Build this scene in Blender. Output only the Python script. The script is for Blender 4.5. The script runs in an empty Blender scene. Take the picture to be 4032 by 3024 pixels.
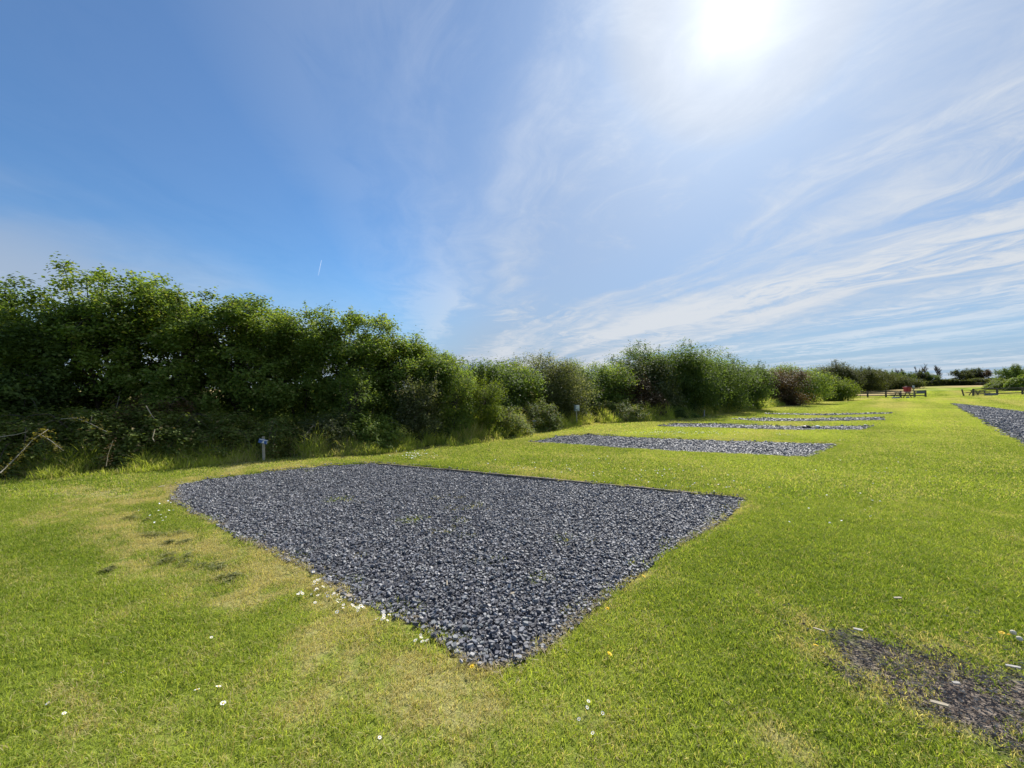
import bpy, math, random
import numpy as np
from mathutils import Vector, Matrix
R = math.radians
rng = np.random.default_rng(7)
random.seed(7)
scene = bpy.context.scene
COL = scene.collection

# ------------------------------------------------------------------ camera
FPX, CAMH, PITCH = 1515.0, 1.5, math.atan(18/1515)       # focal length in photo pixels
cam = bpy.data.cameras.new('camera')
cam.sensor_width = 36.0
cam.lens = FPX/4032*36.0
cam.clip_start = 0.05
cam.clip_end = 9000
camo = bpy.data.objects.new('camera', cam)
COL.objects.link(camo)
camo.location = (0, 0, CAMH)
camo.rotation_euler = (R(90)+PITCH, 0, 0)
scene.camera = camo
scene.view_settings.view_transform = 'Standard'
scene.view_settings.look = 'None'
scene.view_settings.exposure = 0.70
scene.view_settings.gamma = 1
scene.cycles.max_bounces = 6
scene.cycles.diffuse_bounces = 3
scene.cycles.transmission_bounces = 3
scene.cycles.transparent_max_bounces = 6
scene.cycles.caustics_reflective = False
scene.cycles.caustics_refractive = False

# ------------------------------------------------------------------ sun and sky
SUN_AZ, SUN_EL = R(30.8), R(40.5)                       # clockwise from +Y
sdir = Vector((math.sin(SUN_AZ)*math.cos(SUN_EL), math.cos(SUN_AZ)*math.cos(SUN_EL), math.sin(SUN_EL)))
sun = bpy.data.lights.new('sun', 'SUN')
sun.energy = 4.9
sun.angle = R(0.6)
sun.color = (1.0, 0.955, 0.88)
suno = bpy.data.objects.new('sun', sun)
COL.objects.link(suno)
suno.rotation_euler = sdir.to_track_quat('Z', 'Y').to_euler()

class NT:
    """small helper round a node tree"""
    def __init__(s, t):
        s.t = t; s.n = t.nodes; s.l = t.links
    def new(s, typ, **kw):
        n = s.n.new(typ)
        for k, v in kw.items(): setattr(n, k, v)
        return n
    def put(s, sock, v):
        if v is None: return
        if isinstance(v, bpy.types.NodeSocket): s.l.new(v, sock)
        elif isinstance(v, (tuple, list)):
            v = tuple(v)
            if sock.type == 'RGBA' and len(v) == 3: v = v+(1,)
            sock.default_value = v
        else: sock.default_value = v
    def math(s, op, a, b=None, c=None, clamp=False):
        n = s.new('ShaderNodeMath', operation=op, use_clamp=clamp)
        s.put(n.inputs[0], a); s.put(n.inputs[1], b)
        if c is not None: s.put(n.inputs[2], c)
        return n.outputs[0]
    def vmath(s, op, a, b=None, out=0):
        n = s.new('ShaderNodeVectorMath', operation=op)
        s.put(n.inputs[0], a); s.put(n.inputs[1], b)
        return n.outputs[out]
    def mix(s, f, a, b, blend='MIX'):
        n = s.new('ShaderNodeMix', data_type='RGBA', blend_type=blend)
        s.put(n.inputs[0], f); s.put(n.inputs[6], a); s.put(n.inputs[7], b)
        return n.outputs[2]
    def noise(s, vec, scale, detail=4, rough=.55, dist=0, dim='3D'):
        n = s.new('ShaderNodeTexNoise', noise_dimensions=dim)
        if vec is not None: s.put(n.inputs['Vector'], vec)
        n.inputs['Scale'].default_value = scale
        n.inputs['Detail'].default_value = detail
        n.inputs['Roughness'].default_value = rough
        n.inputs['Distortion'].default_value = dist
        return n.outputs['Fac']
    def ramp(s, v, a, b, lo=0.0, hi=1.0, smooth=True):
        n = s.new('ShaderNodeMapRange', interpolation_type='SMOOTHSTEP' if smooth else 'LINEAR')
        s.put(n.inputs[0], v)
        for i, q in zip((1, 2, 3, 4), (a, b, lo, hi)): s.put(n.inputs[i], q)
        return n.outputs[0]
    def xyz(s, x, y, z):
        n = s.new('ShaderNodeCombineXYZ')
        s.put(n.inputs[0], x); s.put(n.inputs[1], y); s.put(n.inputs[2], z)
        return n.outputs[0]

def build_world():
    w = bpy.data.worlds.new('World'); scene.world = w; w.use_nodes = True
    w.node_tree.nodes.clear()
    g = NT(w.node_tree)
    tc = g.new('ShaderNodeTexCoord')
    d = g.vmath('NORMALIZE', tc.outputs['Generated'])
    sky = g.new('ShaderNodeTexSky', sky_type='NISHITA', sun_disc=False)
    sky.sun_elevation = SUN_EL; sky.sun_rotation = SUN_AZ
    sky.altitude = 20; sky.air_density = 1.15; sky.dust_density = 0.3; sky.ozone_density = 3.0
    sp = g.new('ShaderNodeSeparateXYZ'); g.put(sp.inputs[0], d)
    x, y, z = sp.outputs
    zc = g.math('ADD', g.math('MAXIMUM', z, 0.0), 0.035)
    px = g.math('DIVIDE', x, zc); py = g.math('DIVIDE', y, zc)
    ca, sa = math.cos(R(-14)), math.sin(R(-14))
    across = g.math('SUBTRACT', g.math('MULTIPLY', px, ca), g.math('MULTIPLY', py, sa))
    along = g.math('ADD', g.math('MULTIPLY', px, sa), g.math('MULTIPLY', py, ca))
    # streaky layer, broad layer, crinkled ripples: all on a flat cloud deck overhead
    warp = g.noise(g.xyz(across, along, 0.0), 0.6, 3, .5)
    wa = g.math('ADD', across, g.math('MULTIPLY', warp, 1.1))
    n1 = g.noise(g.xyz(wa, g.math('MULTIPLY', along, .16), 3.3), 1.05, 6, .52, .35)
    n2 = g.noise(g.xyz(g.math('MULTIPLY', wa, .55), g.math('MULTIPLY', along, .16), 9.1), 0.9, 3, .5)
    n3 = g.noise(g.xyz(g.math('MULTIPLY', wa, 1.0), g.math('MULTIPLY', along, .55), 1.7), 3.2, 8, .62, .9)
    n4 = g.noise(g.xyz(wa, g.math('MULTIPLY', along, .10), 6.1), 2.3, 5, .55, .4)
    n5 = g.noise(g.xyz(g.math('MULTIPLY', wa, 1.3), g.math('MULTIPLY', along, .9), 2.2), 2.4, 9, .68, 1.6)
    patch = g.ramp(g.noise(g.xyz(g.math('MULTIPLY', wa, .3), g.math('MULTIPLY', along, .2), 5.5), 1.0, 2), .46, .62)
    base = g.math('ADD', g.math('MULTIPLY', n1, .60), g.math('ADD', g.math('MULTIPLY', n2, .30), g.math('MULTIPLY', n4, .16)))
    base = g.math('ADD', base, g.math('MULTIPLY', g.math('SUBTRACT', g.math('ADD', g.math('MULTIPLY', n5, .7), g.math('MULTIPLY', n3, .3)), .5), g.math('ADD', .22, g.math('MULTIPLY', patch, .55))))
    wisps = g.ramp(base, .45, .64)
    soft = g.ramp(across, .6, 3.0, .72, 1.0)
    wisps = g.math('ADD', .50, g.math('MULTIPLY', g.math('SUBTRACT', wisps, .50), soft))
    edge = g.math('ADD', across, g.math('MULTIPLY', g.math('SUBTRACT', n2, .5), 1.3))
    mask = g.ramp(edge, -.85, 1.15)
    lowcut = g.ramp(edge, 3.6, 7.5, 1.0, .62)
    cover = g.math('MULTIPLY', mask, g.math('MULTIPLY', lowcut, g.math('ADD', .66, g.math('MULTIPLY', wisps, .34))))
    # thin veil far down on the left
    lv = g.noise(g.xyz(g.math('MULTIPLY', px, .5), g.math('MULTIPLY', py, .6), 4.0), 1.1, 5, .5)
    left = g.math('MULTIPLY', g.ramp(px, -1.3, -3.6), g.ramp(lv, .32, .62, .08, .75))
    cover = g.math('MAXIMUM', cover, left)
    veil = g.math('MULTIPLY', g.ramp(z, .36, .0), .30)
    cover = g.math('MAXIMUM', cover, veil)
    cover = g.math('ADD', cover, g.math('MULTIPLY', g.ramp(z, .12, .0), .20), clamp=True)
    # aureole: cirrus scatters sunlight forward
    dt = g.math('MAXIMUM', g.vmath('DOT_PRODUCT', d, tuple(sdir), out=1), 0.0)
    a1 = g.math('MULTIPLY', g.math('POWER', dt, 17.0), 1.9)
    a2 = g.math('MULTIPLY', g.math('POWER', dt, 90.0), .9)
    a3 = g.math('MULTIPLY', g.math('POWER', dt, 500.0), 2.6)
    glow = g.math('ADD', a1, g.math('ADD', a2, a3))
    glowc = g.mix(1.0, (1.0, .985, .95), g.xyz(glow, glow, glow), 'MULTIPLY')
    ccol = g.mix(wisps, (2.6, 3.08, 3.9), (4.6, 4.9, 5.3))
    ccol = g.mix(1.0, ccol, glowc, 'ADD')
    blue = g.mix(1.0, sky.outputs[0], (.42, .70, .93), 'MULTIPLY')
    blue = g.mix(g.ramp(z, .30, .0, 0, .85), blue, (2.3, 3.55, 5.1))
    blue = g.mix(1.0, blue, g.mix(.30, (0, 0, 0), glowc), 'ADD')
    cover = g.math('MAXIMUM', cover, g.ramp(a1, .6, 1.6, .08, .9))
    col = g.mix(cover, blue, ccol)
    bg = g.new('ShaderNodeBackground'); g.put(bg.inputs[0], col); bg.inputs[1].default_value = 0.092
    out = g.new('ShaderNodeOutputWorld'); g.l.new(bg.outputs[0], out.inputs[0])
    w.cycles.sampling_method = 'MANUAL'; w.cycles.sample_map_resolution = 512
build_world()

# ------------------------------------------------------------------ bookkeeping
def tag(o, label=None, cat=None, group=None, kind=None):
    if label: o['label'] = label
    if cat: o['category'] = cat
    if group: o['group'] = group
    if kind: o['kind'] = kind
    return o
def empty(name, loc, rz=0, **kw):
    o = bpy.data.objects.new(name, None); COL.objects.link(o)
    o.empty_display_size = .1
    o.location = loc; o.rotation_euler = (0, 0, rz)
    return tag(o, **kw)
def link(name, me, mat, parent=None, world_parent=False):
    o = bpy.data.objects.new(name, me); COL.objects.link(o)
    if mat and not me.materials: me.materials.append(mat)
    if parent:
        o.parent = parent
        if world_parent:                      # mesh written in world coordinates
            m = Matrix.Translation(parent.location) @ parent.rotation_euler.to_matrix().to_4x4()
            o.matrix_parent_inverse = m.inverted()
    return o
def np_mesh(name, V, quads=None, polys=None):
    """V (n,3); quads (m,4) int, or polys=list of (array (m,k))"""
    me = bpy.data.meshes.new(name)
    groups = [quads] if quads is not None else polys
    lv = np.concatenate([q.ravel() for q in groups]).astype(np.int32)
    tot = np.concatenate([np.full(len(q), q.shape[1], np.int32) for q in groups])
    st = np.concatenate([[0], np.cumsum(tot)[:-1]]).astype(np.int32)
    me.vertices.add(len(V)); me.vertices.foreach_set('co', np.ascontiguousarray(V, np.float32).ravel())
    me.loops.add(len(lv)); me.loops.foreach_set('vertex_index', lv)
    me.polygons.add(len(tot)); me.polygons.foreach_set('loop_start', st)
    try: me.polygons.foreach_set('loop_total', tot)
    except Exception: pass
    me.polygons.foreach_set('use_smooth', np.zeros(len(tot), bool))
    me.update(calc_edges=True); me.validate()
    return me

# ------------------------------------------------------------------ noise for numpy
def _hash(ix, iy, seed):
    h = (ix.astype(np.int64)*374761393 + iy.astype(np.int64)*668265263 + seed*1442695041) & 0xffffffff
    h = ((h ^ (h >> 13))*1274126177) & 0xffffffff
    return ((h ^ (h >> 16)) & 0xffff)/65535.0
def vnoise(x, y, seed=0):
    ix = np.floor(x); iy = np.floor(y); fx = x-ix; fy = y-iy
    fx = fx*fx*(3-2*fx); fy = fy*fy*(3-2*fy)
    a = _hash(ix, iy, seed); b = _hash(ix+1, iy, seed); c = _hash(ix, iy+1, seed); d = _hash(ix+1, iy+1, seed)
    return (a*(1-fx)+b*fx)*(1-fy)+(c*(1-fx)+d*fx)*fy
def fbm(x, y, seed=0, oct=4):
    s = 0; a = .5; t = 0
    for i in range(oct):
        s = s+a*vnoise(x*2**i+17*i, y*2**i+31*i, seed+i); t += a; a *= .55
    return s/t
def sstep(v, a, b):
    t = np.clip((v-a)/(b-a), 0, 1); return t*t*(3-2*t)

# ------------------------------------------------------------------ terrain
U58 = ([-9, .6, .85, 1.07, 1.2, 1.33, 9], [-.15, -.2, -.2, .25, .5, .7, 1.0])
U110 = ([-9, .5, .85, .92, 1.046, 1.25, 1.5, 9], [-.4, .1, 1.0, 1.25, 1.95, 2.6, 2.9, 3.4])
def terrain(X, Y):
    X = np.asarray(X, float); Y = np.asarray(Y, float)
    u = X/np.maximum(Y, 1.0)
    a = np.interp(u, *U58); b = np.interp(u, *U110)
    t1 = sstep(Y, 26, 58); t2 = np.clip((Y-58)/52, 0, 1)**.75; t3 = 1+np.clip((Y-110)/52, 0, .25)
    return a*t1*(1-t2)+b*t2*t3
def ray(px, py):
    """direction with y component 1 through photo pixel (px, py)"""
    x = (px-2016)/FPX; z = (1512-py)/FPX
    c, s = math.cos(PITCH), math.sin(PITCH)
    yy = c-z*s; zz = s+z*c
    return x/yy, zz/yy
_Ys = np.exp(np.linspace(math.log(.6), math.log(400), 5000))
def P(px, py):
    """where the ray through a photo pixel meets the land"""
    u, s = ray(px, py)
    f = terrain(u*_Ys, _Ys)-(CAMH+s*_Ys)
    i = int(np.argmax(f > 0)) if (f > 0).any() else len(_Ys)-1
    Y = _Ys[i]
    return np.array((u*Y, Y))
def AT(px, py, Y):
    u, s = ray(px, py); return np.array((u*Y, Y, CAMH+s*Y))
def TZ(x, y): return float(terrain(x, y))
def P2(pts, k=1.8228): return np.array([P(a*k, b*k) for a, b in pts])
def P1(pts): return np.array([P(a, b) for a, b in pts])

PADS = [
    P2([(370,1048),(378,1085),(460,1130),(540,1175),(620,1212),(690,1250),(760,1300),(830,1322),(900,1352),(960,1392),
        (1010,1428),(1055,1442),(1110,1432),(1200,1380),(1260,1328),(1340,1275),(1420,1208),(1480,1172),(1560,1122),(1614,1080),
        (1610,1075),(1350,1049),(1100,1026),(960,1010),(880,1003),(805,999),(700,1006),(600,1016),(450,1033)]),
    P1([(2080,1740),(2361,1759),(2723,1781),(3000,1793),(3186,1801),(3309,1746),(2759,1731),(2470,1720),(2311,1709),(2200,1715)]),
    P1([(2593,1678),(2795,1685),(3085,1693),(3396,1694),(3437,1677),(3085,1678),(2817,1669),(2651,1667)]),
    P1([(2879,1652),(3000,1659),(3128,1659),(3475,1655),(3478,1643),(3128,1649),(2985,1646)]),
    P1([(3012,1628),(3027,1632),(3244,1636),(3507,1629),(3509,1625),(3244,1630)]),
]
TRACK = np.vstack([P1([(3751,1588),(3793,1614),(3868,1653),(3933,1695),(4032,1749)]),
                   [[8.0,5.0],[5.6,2.0],[5.2,-3],[14,-3],[13.5,3],[19,11]], P1([(4032,1623),(3886,1602),(3816,1596)])])
EDGE_PTS = [(-700,1965),(-300,1930),(0,1900),(550,1862),(1030,1815),(1480,1790),(1750,1760),(2000,1730),(2130,1702),(2300,1673),(2450,1665),
            (2600,1655),(2720,1648),(2884,1622),(2982,1614),(3071,1600),(3188,1587),(3253,1580)]
EDGE = P1(EDGE_PTS)
def edge_depth(px):
    return float(np.interp(px, [p[0] for p in EDGE_PTS], EDGE[:, 1]))

def seg_dist(X, Y, poly, closed=True):
    d = np.full(np.shape(X), 1e9); n = len(poly)
    for i in range(n if closed else n-1):
        a = poly[i]; b = poly[(i+1) % n]; ab = b-a
        t = np.clip(((X-a[0])*ab[0]+(Y-a[1])*ab[1])/(ab@ab+1e-9), 0, 1)
        d = np.minimum(d, np.hypot(X-a[0]-t*ab[0], Y-a[1]-t*ab[1]))
    return d
def inside(X, Y, poly):
    c = np.zeros(np.shape(X), bool); n = len(poly)
    for i in range(n):
        a = poly[i]; b = poly[(i+1) % n]
        m = ((a[1] > Y) != (b[1] > Y)) & (X < (b[0]-a[0])*(Y-a[1])/(b[1]-a[1]+1e-12)+a[0])
        c ^= m
    return c
def sdist(X, Y, poly):                    # negative inside
    d = seg_dist(X, Y, poly); return np.where(inside(X, Y, poly), -d, d)
def pad_sd(X, Y):
    d = np.full(np.shape(X), 1e9)
    for p in PADS+[TRACK]: d = np.minimum(d, sdist(X, Y, p))
    return d
HEDGE_POLY = np.vstack([EDGE, [[EDGE[-1][0]+3, 62], [-40, 62], [-40, -5], [EDGE[0][0], -5]]])
SOIL = P2([(1750,1350),(1850,1385),(1960,1400),(2080,1425),(2212,1440),(2400,1500),(2400,1659),(2212,1640),(2100,1580),(2000,1540),(1900,1480),(1800,1430)])

def hard_far(X, Y):                       # how far each pad lies below the lawn at its far edge
    z = np.zeros(np.shape(X))
    for p in PADS:
        s = sdist(X, Y, p)
        y0, y1 = p[:, 1].min(), p[:, 1].max()
        t = np.clip((Y-y0)/(y1-y0), 0, 1)
        z -= np.where(s < .0, .015+.022*t, 0)
    return z
def bumps(X, Y):
    near = 1-sstep(Y, 8, 40)
    return (fbm(X*.9, Y*.9, 3, 3)-.5)*.045*near+(fbm(X*5, Y*5, 8, 2)-.5)*.012*near
def ground_z(X, Y): return terrain(X, Y)+bumps(X, Y)+hard_far(X, Y)

# dryness, tint and bare soil as patterns that lie on the ground
DRYLINE = P2([(190,1060),(300,1110),(400,1180),(470,1240),(560,1290),(640,1340),(760,1400),(900,1480)])
DRY2 = P2([(560,1010),(700,985),(900,960),(1130,940),(1210,925),(1300,912),(1450,900)])
DRYSPOTS = [(P2([(a, b)])[0], r) for a, b, r in ((950,1480,.14),(1260,1335,.12),(1380,1290,.10),(1560,1100,.2),(700,1262,.16),(640,1225,.2),
            (230,1150,.22),(120,1110,.22),(215,1070,.3),(1600,1090,.25),(1840,1450,.12),(450,1420,.16),(1700,1600,.16))]
def ground_attr(X, Y):
    n = fbm(X*.8+5, Y*.8, 11, 4); n2 = fbm(X*2.6, Y*2.6, 21, 3); n4 = fbm(X*.22, Y*.22, 33, 3)
    near_left = sstep(-X+.25*Y, -1.0, 2.5)*(1-sstep(Y, 6, 12))
    dv = DRYLINE[5]-DRYLINE[0]; dv = dv/np.linalg.norm(dv)
    al, ac = X*dv[0]+Y*dv[1], -X*dv[1]+Y*dv[0]
    ns = fbm(ac*2.6+3, al*.55, 121, 4)
    d = seg_dist(X, Y, DRYLINE, False)
    dry = np.exp(-(d/.32)**2)*(.12+.95*sstep(n2*.5+ns*.5, .38, .62))
    dry = dry+np.exp(-(seg_dist(X, Y, DRY2, False)/.55)**2)*(.1+.8*sstep(n2, .4, .65))
    dry = dry+.62*sstep(ns*.8+n*.2, .49, .66)*near_left+.32*sstep(n2*n*2, .48, .8)*.7
    for p, r in DRYSPOTS: dry = dry+.75*np.exp(-((X-p[0])**2+(Y-p[1])**2)/r**2)*sstep(n2, .3, .55)
    ps = pad_sd(X, Y)
    dry = dry+.85*np.exp(-(np.maximum(ps, 0)/.07)**2)*sstep(fbm(X*1.7, Y*1.7, 41, 3), .38, .6)
    sd = sdist(X, Y, SOIL)+(n2-.5)*.42+(fbm(X*7, Y*7, 61, 2)-.5)*.25
    soil = 1-sstep(sd, -.12, .04)
    dry = dry+.45*np.exp(-(np.maximum(sd, 0)/.30)**2)
    dry = dry*(.35+1.3*sstep(fbm(X*9, Y*9, 141, 2), .3, .7))
    # mower stripes
    c = X*math.cos(R(46))-Y*math.sin(R(46))
    st = np.sin(c*math.pi/1.1+1.5*n4)
    tint = .45+.5*(n4-.5)*2.0+.28*(n2-.5)+.15*st*sstep(Y, 4, 16)+.12*(n-.5)
    far = sstep(Y, 18, 40)
    tint = tint+far*.5*(fbm(c*.9, (X+Y)*.05, 71, 3)-.5)*2
    dry = dry+(.35*sstep(Y, 6, 14)+.35*far)*sstep(fbm(c*.55, (X+Y)*.03, 75, 3), .48, .70)
    u = X/np.maximum(Y, 1)
    w_ = sstep(u, 1.02, 1.08)
    stub = sstep(Y, 59, 70)*(1-w_)+sstep(Y, 82, 100)*w_*(1-.6*sstep(u, 1.04, 1.09)*sstep(-u, -1.17, -1.10))
    stub = np.clip(stub*(.65+.6*fbm(X*.1, Y*.25, 81, 3)), 0, 1)
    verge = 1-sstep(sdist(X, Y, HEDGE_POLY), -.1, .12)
    return np.clip(dry, 0, 1), np.clip(tint, 0, 1), soil, stub, verge

# ------------------------------------------------------------------ materials
def material(name):
    m = bpy.data.materials.new(name); m.use_nodes = True
    m.node_tree.nodes.clear(); g = NT(m.node_tree)
    g.out = g.new('ShaderNodeOutputMaterial'); return m, g
def principled(g, col, rough=.7, spec=.5, metal=0, normal=None):
    b = g.new('ShaderNodeBsdfPrincipled')
    g.put(b.inputs['Base Color'], col); g.put(b.inputs['Roughness'], rough); g.put(b.inputs['Metallic'], metal)
    b.inputs['Specular IOR Level'].default_value = spec
    if normal is not None: g.l.new(normal, b.inputs['Normal'])
    return b
def bump(g, h, strength=.5, dist=.02):
    b = g.new('ShaderNodeBump'); b.inputs['Strength'].default_value = strength; b.inputs['Distance'].default_value = dist
    g.l.new(h, b.inputs['Height']); return b.outputs[0]
def attr(g, name, typ='GEOMETRY'):
    a = g.new('ShaderNodeAttribute', attribute_name=name, attribute_type=typ); return a.outputs['Fac']
LUSH_A, LUSH_B = (.125, .192, .022), (.455, .525, .098)
DRYC = (.42, .365, .165)

def simple(name, col, rough=.7, spec=.4, var=.25, scale=8, metal=0, bumpy=0):
    m, g = material(name)
    pos = g.new('ShaderNodeNewGeometry').outputs['Position']
    n = g.noise(pos, scale, 5, .6)
    v = g.ramp(n, .3, .7, 1-var, 1+var)
    c = g.mix(1.0, col, g.xyz(v, v, v), 'MULTIPLY')
    b = principled(g, c, rough, spec, metal, bump(g, n, .4, bumpy) if bumpy else None)
    g.l.new(b.outputs[0], g.out.inputs[0]); return m

def wood(name, a, b_, scale=30):
    m, g = material(name)
    tc = g.new('ShaderNodeTexCoord').outputs['Object']
    mp = g.new('ShaderNodeMapping'); g.l.new(tc, mp.inputs[0]); mp.inputs['Scale'].default_value = (1, 1, .15)
    n = g.noise(mp.outputs[0], scale, 6, .65)
    pos = g.new('ShaderNodeNewGeometry').outputs['Position']
    n2 = g.noise(pos, 3, 3)
    f = g.ramp(g.math('ADD', g.math('MULTIPLY', n, .6), g.math('MULTIPLY', n2, .4)), .35, .65)
    b = principled(g, g.mix(f, a, b_), .8, .25, normal=bump(g, n, .5, .004))
    g.l.new(b.outputs[0], g.out.inputs[0]); return m

def leafmat(name, ca, cb, cc=None, trans=.5, rough=.6, spec=.22):
    """leaves: light passes through; each leaf its own shade"""
    m, g = material(name)
    ge = g.new('ShaderNodeNewGeometry')
    r = ge.outputs['Random Per Island']
    n = g.noise(ge.outputs['Position'], 1.3, 3)
    f = g.math('ADD', g.math('MULTIPLY', r, .6), g.math('MULTIPLY', g.ramp(n, .35, .65), .4))
    col = g.mix(f, ca, cb)
    if cc: col = g.mix(g.ramp(g.math('FRACT', g.math('MULTIPLY', r, 17.3)), .86, .9), col, cc)
    b = principled(g, col, rough, spec)
    t = g.new('ShaderNodeBsdfTranslucent')
    g.put(t.inputs[0], g.mix(1.0, col, (1.55, 1.5, .6), 'MULTIPLY'))
    mx = g.new('ShaderNodeMixShader'); mx.inputs[0].default_value = trans
    g.l.new(b.outputs[0], mx.inputs[1]); g.l.new(t.outputs[0], mx.inputs[2]); g.l.new(mx.outputs[0], g.out.inputs[0])
    return m

def grassmat(name, inst=True):
    m, g = material(name)
    ge = g.new('ShaderNodeNewGeometry'); r = ge.outputs['Random Per Island']
    typ = 'INSTANCER' if inst else 'GEOMETRY'
    dry = attr(g, 'dry', typ); tint = attr(g, 'tint', typ)
    f = g.math('ADD', g.math('MULTIPLY', tint, .75), g.math('MULTIPLY', g.math('SUBTRACT', r, .38), .95), clamp=True)
    col = g.mix(f, LUSH_A, LUSH_B)
    r2 = g.math('FRACT', g.math('MULTIPLY', r, 13.7))
    dd = g.ramp(g.math('SUBTRACT', g.math('ADD', g.math('MULTIPLY', dry, .80), .17), r2), -.05, .12)
    dcol = g.mix(g.math('FRACT', g.math('MULTIPLY', r, 31.1)), DRYC, (.55, .49, .27))
    col = g.mix(dd, col, dcol)
    b = principled(g, col, .65, .15)
    t = g.new('ShaderNodeBsdfTranslucent'); g.put(t.inputs[0], g.mix(1.0, col, (1.45, 1.4, .7), 'MULTIPLY'))
    mx = g.new('ShaderNodeMixShader'); mx.inputs[0].default_value = .5
    g.l.new(b.outputs[0], mx.inputs[1]); g.l.new(t.outputs[0], mx.inputs[2]); g.l.new(mx.outputs[0], g.out.inputs[0])
    return m

def ground_material():
    m, g = material('lawn_ground')
    pos = g.new('ShaderNodeNewGeometry').outputs['Position']
    dry, tint, soil, stub, verge = [attr(g, a) for a in ('dry', 'tint', 'soil', 'stub', 'verge')]
    nf = g.noise(pos, 26, 5, .7); nm = g.noise(pos, 4.5, 4, .6); nb = g.noise(pos, .8, 3, .6)
    f = g.math('ADD', g.math('MULTIPLY', tint, .8), g.math('MULTIPLY', g.math('SUBTRACT', g.math('ADD', g.math('MULTIPLY', nf, .5), g.math('MULTIPLY', nm, .5)), .5), 1.3), clamp=True)
    col = g.mix(f, tuple(v*.95 for v in LUSH_A), tuple(v*.95 for v in LUSH_B))
    spx = g.new('ShaderNodeSeparateXYZ'); g.l.new(pos, spx.inputs[0])
    thatch = g.ramp(spx.outputs[1], 55, 75, .65, 1.0)          # soil and thatch under the blades nearby, closed sward far off
    col = g.mix(1.0, col, g.xyz(thatch, thatch, thatch), 'MULTIPLY')
    dd = g.ramp(g.math('ADD', g.math('MULTIPLY', dry, .60), g.math('MULTIPLY', g.math('SUBTRACT', nf, .5), .9)), .15, .95)
    col = g.mix(dd, col, tuple(v*.9 for v in DRYC))
    col = g.mix(stub, col, g.mix(nb, (.36, .27, .13), (.44, .34, .18)))
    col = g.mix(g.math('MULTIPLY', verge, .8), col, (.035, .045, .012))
    sc = g.mix(g.ramp(nf, .35, .7), (.085, .068, .058), (.31, .26, .215))
    col = g.mix(soil, col, sc)
    h = g.math('ADD', nf, g.math('MULTIPLY', nm, .6))
    b = principled(g, col, .95, .0, normal=bump(g, h, .8, .04))
    g.l.new(b.outputs[0], g.out.inputs[0]); return m

def stone_material(name='slate_chippings'):
    m, g = material(name)
    ge = g.new('ShaderNodeNewGeometry'); r = ge.outputs['Random Per Island']
    cr = g.new('ShaderNodeValToRGB'); g.l.new(r, cr.inputs[0])
    e = cr.color_ramp.elements
    e[0].position = 0; e[0].color = (.062, .061, .068, 1)
    e[1].position = 1; e[1].color = (.30, .29, .29, 1)
    for p, c in ((.3, (.108, .110, .124)), (.5, (.158, .156, .172)), (.7, (.19, .20, .20)), (.88, (.27, .27, .29)), (.97, (.34, .33, .32))):
        q = e.new(p); q.color = c+(1,)
    n = g.noise(ge.outputs['Position'], 90, 4, .6)
    v = g.ramp(n, .3, .7, .75, 1.25)
    col = g.mix(1.0, cr.outputs[0], g.xyz(v, v, v), 'MULTIPLY')
    b = principled(g, col, .62, .28, normal=bump(g, n, .35, .003))
    g.l.new(b.outputs[0], g.out.inputs[0]); return m

M = dict(
    ground=ground_material(), grass=grassmat('grass_blades'), tall=grassmat('tall_grass_blades', False),
    stone=stone_material(),
    bed=simple('gravel_bed', (.065, .065, .072), .9, .2, .4, 40),
    oak=leafmat('leaf_mid_green', (.062, .108, .022), (.225, .31, .065), (.26, .28, .09)),
    oakdark=leafmat('leaf_dark_green', (.045, .080, .025), (.155, .22, .058)),
    sallow=leafmat('leaf_grey_green', (.062, .080, .032), (.165, .190, .080), (.28, .28, .18)),
    bright=leafmat('leaf_yellow_green', (.085, .130, .018), (.19, .24, .032)),
    bramble=leafmat('leaf_bramble', (.070, .110, .026), (.22, .27, .075), (.24, .20, .10), trans=.5, rough=.6, spec=.2),
    bronze=leafmat('leaf_bronze', (.060, .040, .022), (.15, .095, .045), (.05, .06, .02), trans=.3),
    gorse=leafmat('leaf_dark_gorse', (.032, .044, .018), (.095, .110, .036)),
    gold=leafmat('leaf_golden', (.10, .095, .025), (.23, .20, .055)),
    bark=wood('bark', (.045, .038, .030), (.11, .095, .075)),
    twig=wood('pale_twig', (.30, .25, .18), (.50, .43, .32)),
    greywood=wood('weathered_wood', (.24, .22, .18), (.42, .39, .33)),
    fence=wood('dark_fence_wood', (.065, .052, .040), (.16, .13, .10)),
    board=wood('edging_wood', (.09, .075, .055), (.26, .21, .16)),
    pale=wood('pale_board', (.30, .28, .25), (.52, .49, .44)),
)

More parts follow.
